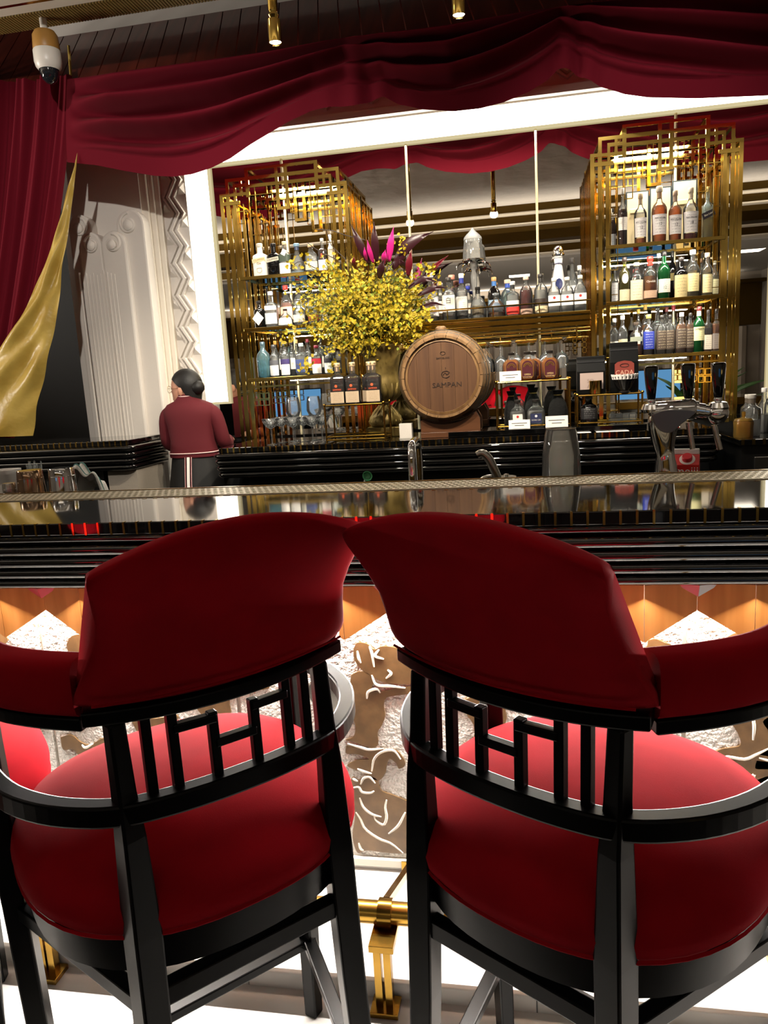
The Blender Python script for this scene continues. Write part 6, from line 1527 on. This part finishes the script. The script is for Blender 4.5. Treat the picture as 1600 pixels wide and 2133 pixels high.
MB().tube([(-.01+.06*math.cos(t), .002+.057*math.sin(t), zs+.044+.006*math.sin(t)) for t in [2*PI*i/30 for i in range(30)]], .0035, 6, closed=True).build('collar_piping', pipe, per_, smooth=True)
skm = M('black skirt cloth', '#121111', .7)
srings = [(0, 0, .45, .3, .26), (0, 0, .75, .245, .2), (0, 0, .95, .195, .155), (0, 0, zb_+.02, .165, .115)]
mb = MB(); vs = []; n = 64
for cx, cy, z, rx, ry in [(0, 0, lerp(.45, zb_+.02, i/8), poly_at([(.45, .225), (.75, .195), (.95, .165), (zb_+.02, .14)], lerp(.45, zb_+.02, i/8)), poly_at([(.45, .2), (.75, .165), (.95, .135), (zb_+.02, .1)], lerp(.45, zb_+.02, i/8))) for i in range(9)]:
    for j in range(n):
        t = 2*PI*j/n; f_ = 1+.07*math.sin(9*t+1.2)*(1-(z-.45)/(zb_-.43))
        vs.append((cx+rx*math.cos(t)*f_, cy+ry*math.sin(t)*f_, z))
mb.add(vs, [(i*n+j, i*n+(j+1) % n, i*n+n+(j+1) % n, i*n+n+j) for i in range(8) for j in range(n)]).build('skirt', skm, per_, smooth=True, ang=80)
def skirt_back(x, z):
    rx, ry = poly_at([(.45, .225), (.75, .195), (.95, .165), (zb_+.02, .14)], z), poly_at([(.45, .2), (.75, .165), (.95, .135), (zb_+.02, .1)], z)
    f_ = 1+.07*math.sin(9*(-PI/2)+1.2)*(1-(z-.45)/(zb_-.43))
    return -ry*f_*1.0-.004
for x, w_, mt in ((.006, .009, paper), (-.011, .003, jk), (.023, .003, jk), (-.015, .0016, pipe), (.027, .0016, pipe)):
    mb = MB(); vs = []
    for i in range(12):
        z = lerp(.5, zb_+.005, i/11); y = skirt_back(x, z)-.002; vs += [(x-w_, y, z), (x+w_, y, z)]
    mb.add(vs, [(i*2, i*2+1, i*2+3, i*2+2) for i in range(11)]).build('back_stripe', mt, per_, solid=.002)
# head: face turned to the left, hair cap, bun, ear, glasses
HC = Vector((-.02, .02, hz-.105))
rotz = Matrix.Rotation(math.radians(84), 4, 'Z')      # face direction turned left
def hd_(pts): return Matrix.Translation(HC) @ rotz
loft([(0, .012, -.12, .02, .02), (0, .02, -.105, .042, .05), (0, .015, -.075, .06, .075), (0, .005, -.03, .07, .088), (0, 0, .02, .074, .094), (0, -.002, .06, .066, .084), (0, -.004, .09, .042, .055), (0, -.004, .103, .012, .016)], 24).xf(hd_(0)).build('head', skin, per_, smooth=True, ang=80)
MB().lathe([(0, 0), (.009, .004), (.013, .02), (.008, .035), (0, .04)], 10, sy=1.2).xf(hd_(0) @ Matrix.Translation((0, .09, -.04))).build('nose', skin, per_, smooth=True)
for s in (-1, 1):
    MB().lathe([(0, -.03), (.012, -.022), (.016, 0), (.014, .018), (0, .028)], 12, sx=.5, sy=1).xf(hd_(0) @ Matrix.Translation((s*.074, .0, -.02))).build('ear', skin, per_, smooth=True)
    MB().lathe([(0, -.009), (.009, 0), (0, .009)], 10).xf(hd_(0) @ Matrix.Translation((s*.03, .08, -.005))).build('eye', M('eye', '#2a1c16', .2), per_, smooth=True)
    MB().tube([(s*.03+.024*math.cos(t), .104-.006*abs(math.cos(t)), -.008+.021*math.sin(t)) for t in [2*PI*i/20 for i in range(20)]], .0012, 5, closed=True).xf(hd_(0)).build('glasses_rim', gold_dark, per_, smooth=True)
    MB().tube([(s*.054, .098, -.004), (s*.074, .05, -.004), (s*.077, .0, -.002)], .0011, 5).xf(hd_(0)).build('glasses_arm', gold_dark, per_, smooth=True)
MB().box(-.018, .018, .078, .0895, -.071, -.064).xf(hd_(0)).build('mouth', M('lips', '#8f4a44', .5), per_)
# hair: swept back cap
vs = []; fs = []; nu, nv = 36, 18
for j in range(nv+1):
    for i in range(nu):
        t = 2*PI*i/nu                        # t = pi/2 is the face
        face = max(0, min(1, (math.sin(t)+.4)/1.1))
        zmin = lerp(-.085, .05, face**.55)
        zz_ = lerp(zmin, .112, (j/nv)**.75)
        q_ = max(0, 1-((zz_-.01)/.104)**2)**.5
        if zz_ < .01: q_ = lerp(.84, 1, max(0, (zz_+.085)/.095))
        vs.append((.081*q_*math.cos(t), .101*q_*math.sin(t)-.006, zz_))
for j in range(nv):
    for i in range(nu): fs.append((j*nu+i, j*nu+(i+1) % nu, (j+1)*nu+(i+1) % nu, (j+1)*nu+i))
MB().add(vs, fs).xf(hd_(0)).build('hair', hair, per_, smooth=True, ang=80)
bx_, bz_ = w2(412, 807)
MB().lathe([(0, -.042), (.024, -.036), (.04, -.015), (.043, .005), (.034, .028), (.014, .04), (0, .042)], 20, sx=1.0, sy=.95).xf(Matrix.Translation((bx_+.004, HC.y-.03, bz_))).build('hair_bun', hair, per_, smooth=True)
MB().tube([(bx_-.028, HC.y-.02+.028*math.cos(t), bz_+.01+.028*math.sin(t)) for t in [2*PI*i/20 for i in range(20)]], .004, 6, closed=True).build('hair_tie', blackvoid, per_, smooth=True)

# ================================================================ THINGS SEEN ONLY IN THE MIRROR
pt = thing('potted_palm', 'leafy green potted palm in the room, seen in the right edge of the mirror', 'plant', (2.6, -2.6, 0))
gr_ = M('palm green', '#3f6a30', .5); rp_ = random.Random(5)
MB().lathe([(.18, 0), (.24, .35), (.25, .4), (.22, .4), (.2, .33), (0, .33)], 24).build('pot', whc, pt, smooth=True)
for j in range(34):
    a = rp_.uniform(0, 2*PI); el = rp_.uniform(.5, 1.35); L_ = rp_.uniform(.9, 1.4)
    d = Vector((math.cos(a)*math.cos(el), math.sin(a)*math.cos(el), math.sin(el)))
    pts = spline([(0, 0, .34), Vector((0, 0, .36))+d*L_*.6, Vector((0, 0, .36))+d*L_+Vector((math.cos(a)*.2, math.sin(a)*.2, -.25))], 12)
    s_ = d.cross(Vector((0, 0, 1))).normalized(); vs = []
    for i, p in enumerate(pts): ww = .075*math.sin(PI*(i+.3)/12.6); vs += [p-s_*ww-Vector((0, 0, ww*.5)), p, p+s_*ww-Vector((0, 0, ww*.5))]
    MB().add(vs, [f for i in range(12) for f in ((i*3, i*3+1, i*3+4, i*3+3), (i*3+1, i*3+2, i*3+5, i*3+4))]).build('frond', gr_, pt, smooth=True)
tb = thing('side_table', 'small dark side table in the room, seen only in the mirror', 'table', (2.15, -1.2, 0))
MB().lathe([(.3, .72), (.3, .75), (0, .75)], 28).build('table_top', blackwood, tb, smooth=True, ang=30)
MB().tube([(0, 0, .0), (0, 0, .72)], .03, 12).build('column', gold_dark, tb, smooth=True)
MB().lathe([(.2, 0), (.2, .02), (.03, .04)], 24).build('foot', gold_dark, tb, smooth=True)
lp = thing('table_lamp', 'table lamp with glowing yellow shade seen in the right edge of the mirror', 'lamp', (2.15, -1.2, .7505))
MB().lathe([(.08, 0), (.08, .02), (.02, .04), (.02, .5)], 16).build('lamp_base', gold_dark, lp, smooth=True)
MB().lathe([(.17, .45), (.17, .62)], 24, caps=False).build('shade', emission('lamp shade', '#ffd27a', 3.0), lp, smooth=True)
MB().lathe([(.17, .62), (.1, .72), (0, .75)], 24).build('shade_dome', gold_dark, lp, smooth=True)

for j, (sx, sz, w_, h_, lab) in enumerate(((SCR_A[0], SCR_A[1], 1.0, .62, 'blue lit wall screen in the room, mirrored between the left tower legs'), (SCR_B[0], SCR_B[1], 1.1, .62, 'blue lit wall screen in the room, mirrored behind the beer tap'))):
    tv = thing('wall_screen', lab, 'screen', (sx, -4.26, sz), 0, 'wall screens in the room')
    MB().box(-w_/2, w_/2, -.03, .0, 0, h_).build('casing', blackvoid, tv)
    MB().box(-w_/2+.02, w_/2-.02, .0005, .006, .02, h_-.02).build('display', emission('blue display', '#6fb4f2', .9), tv)
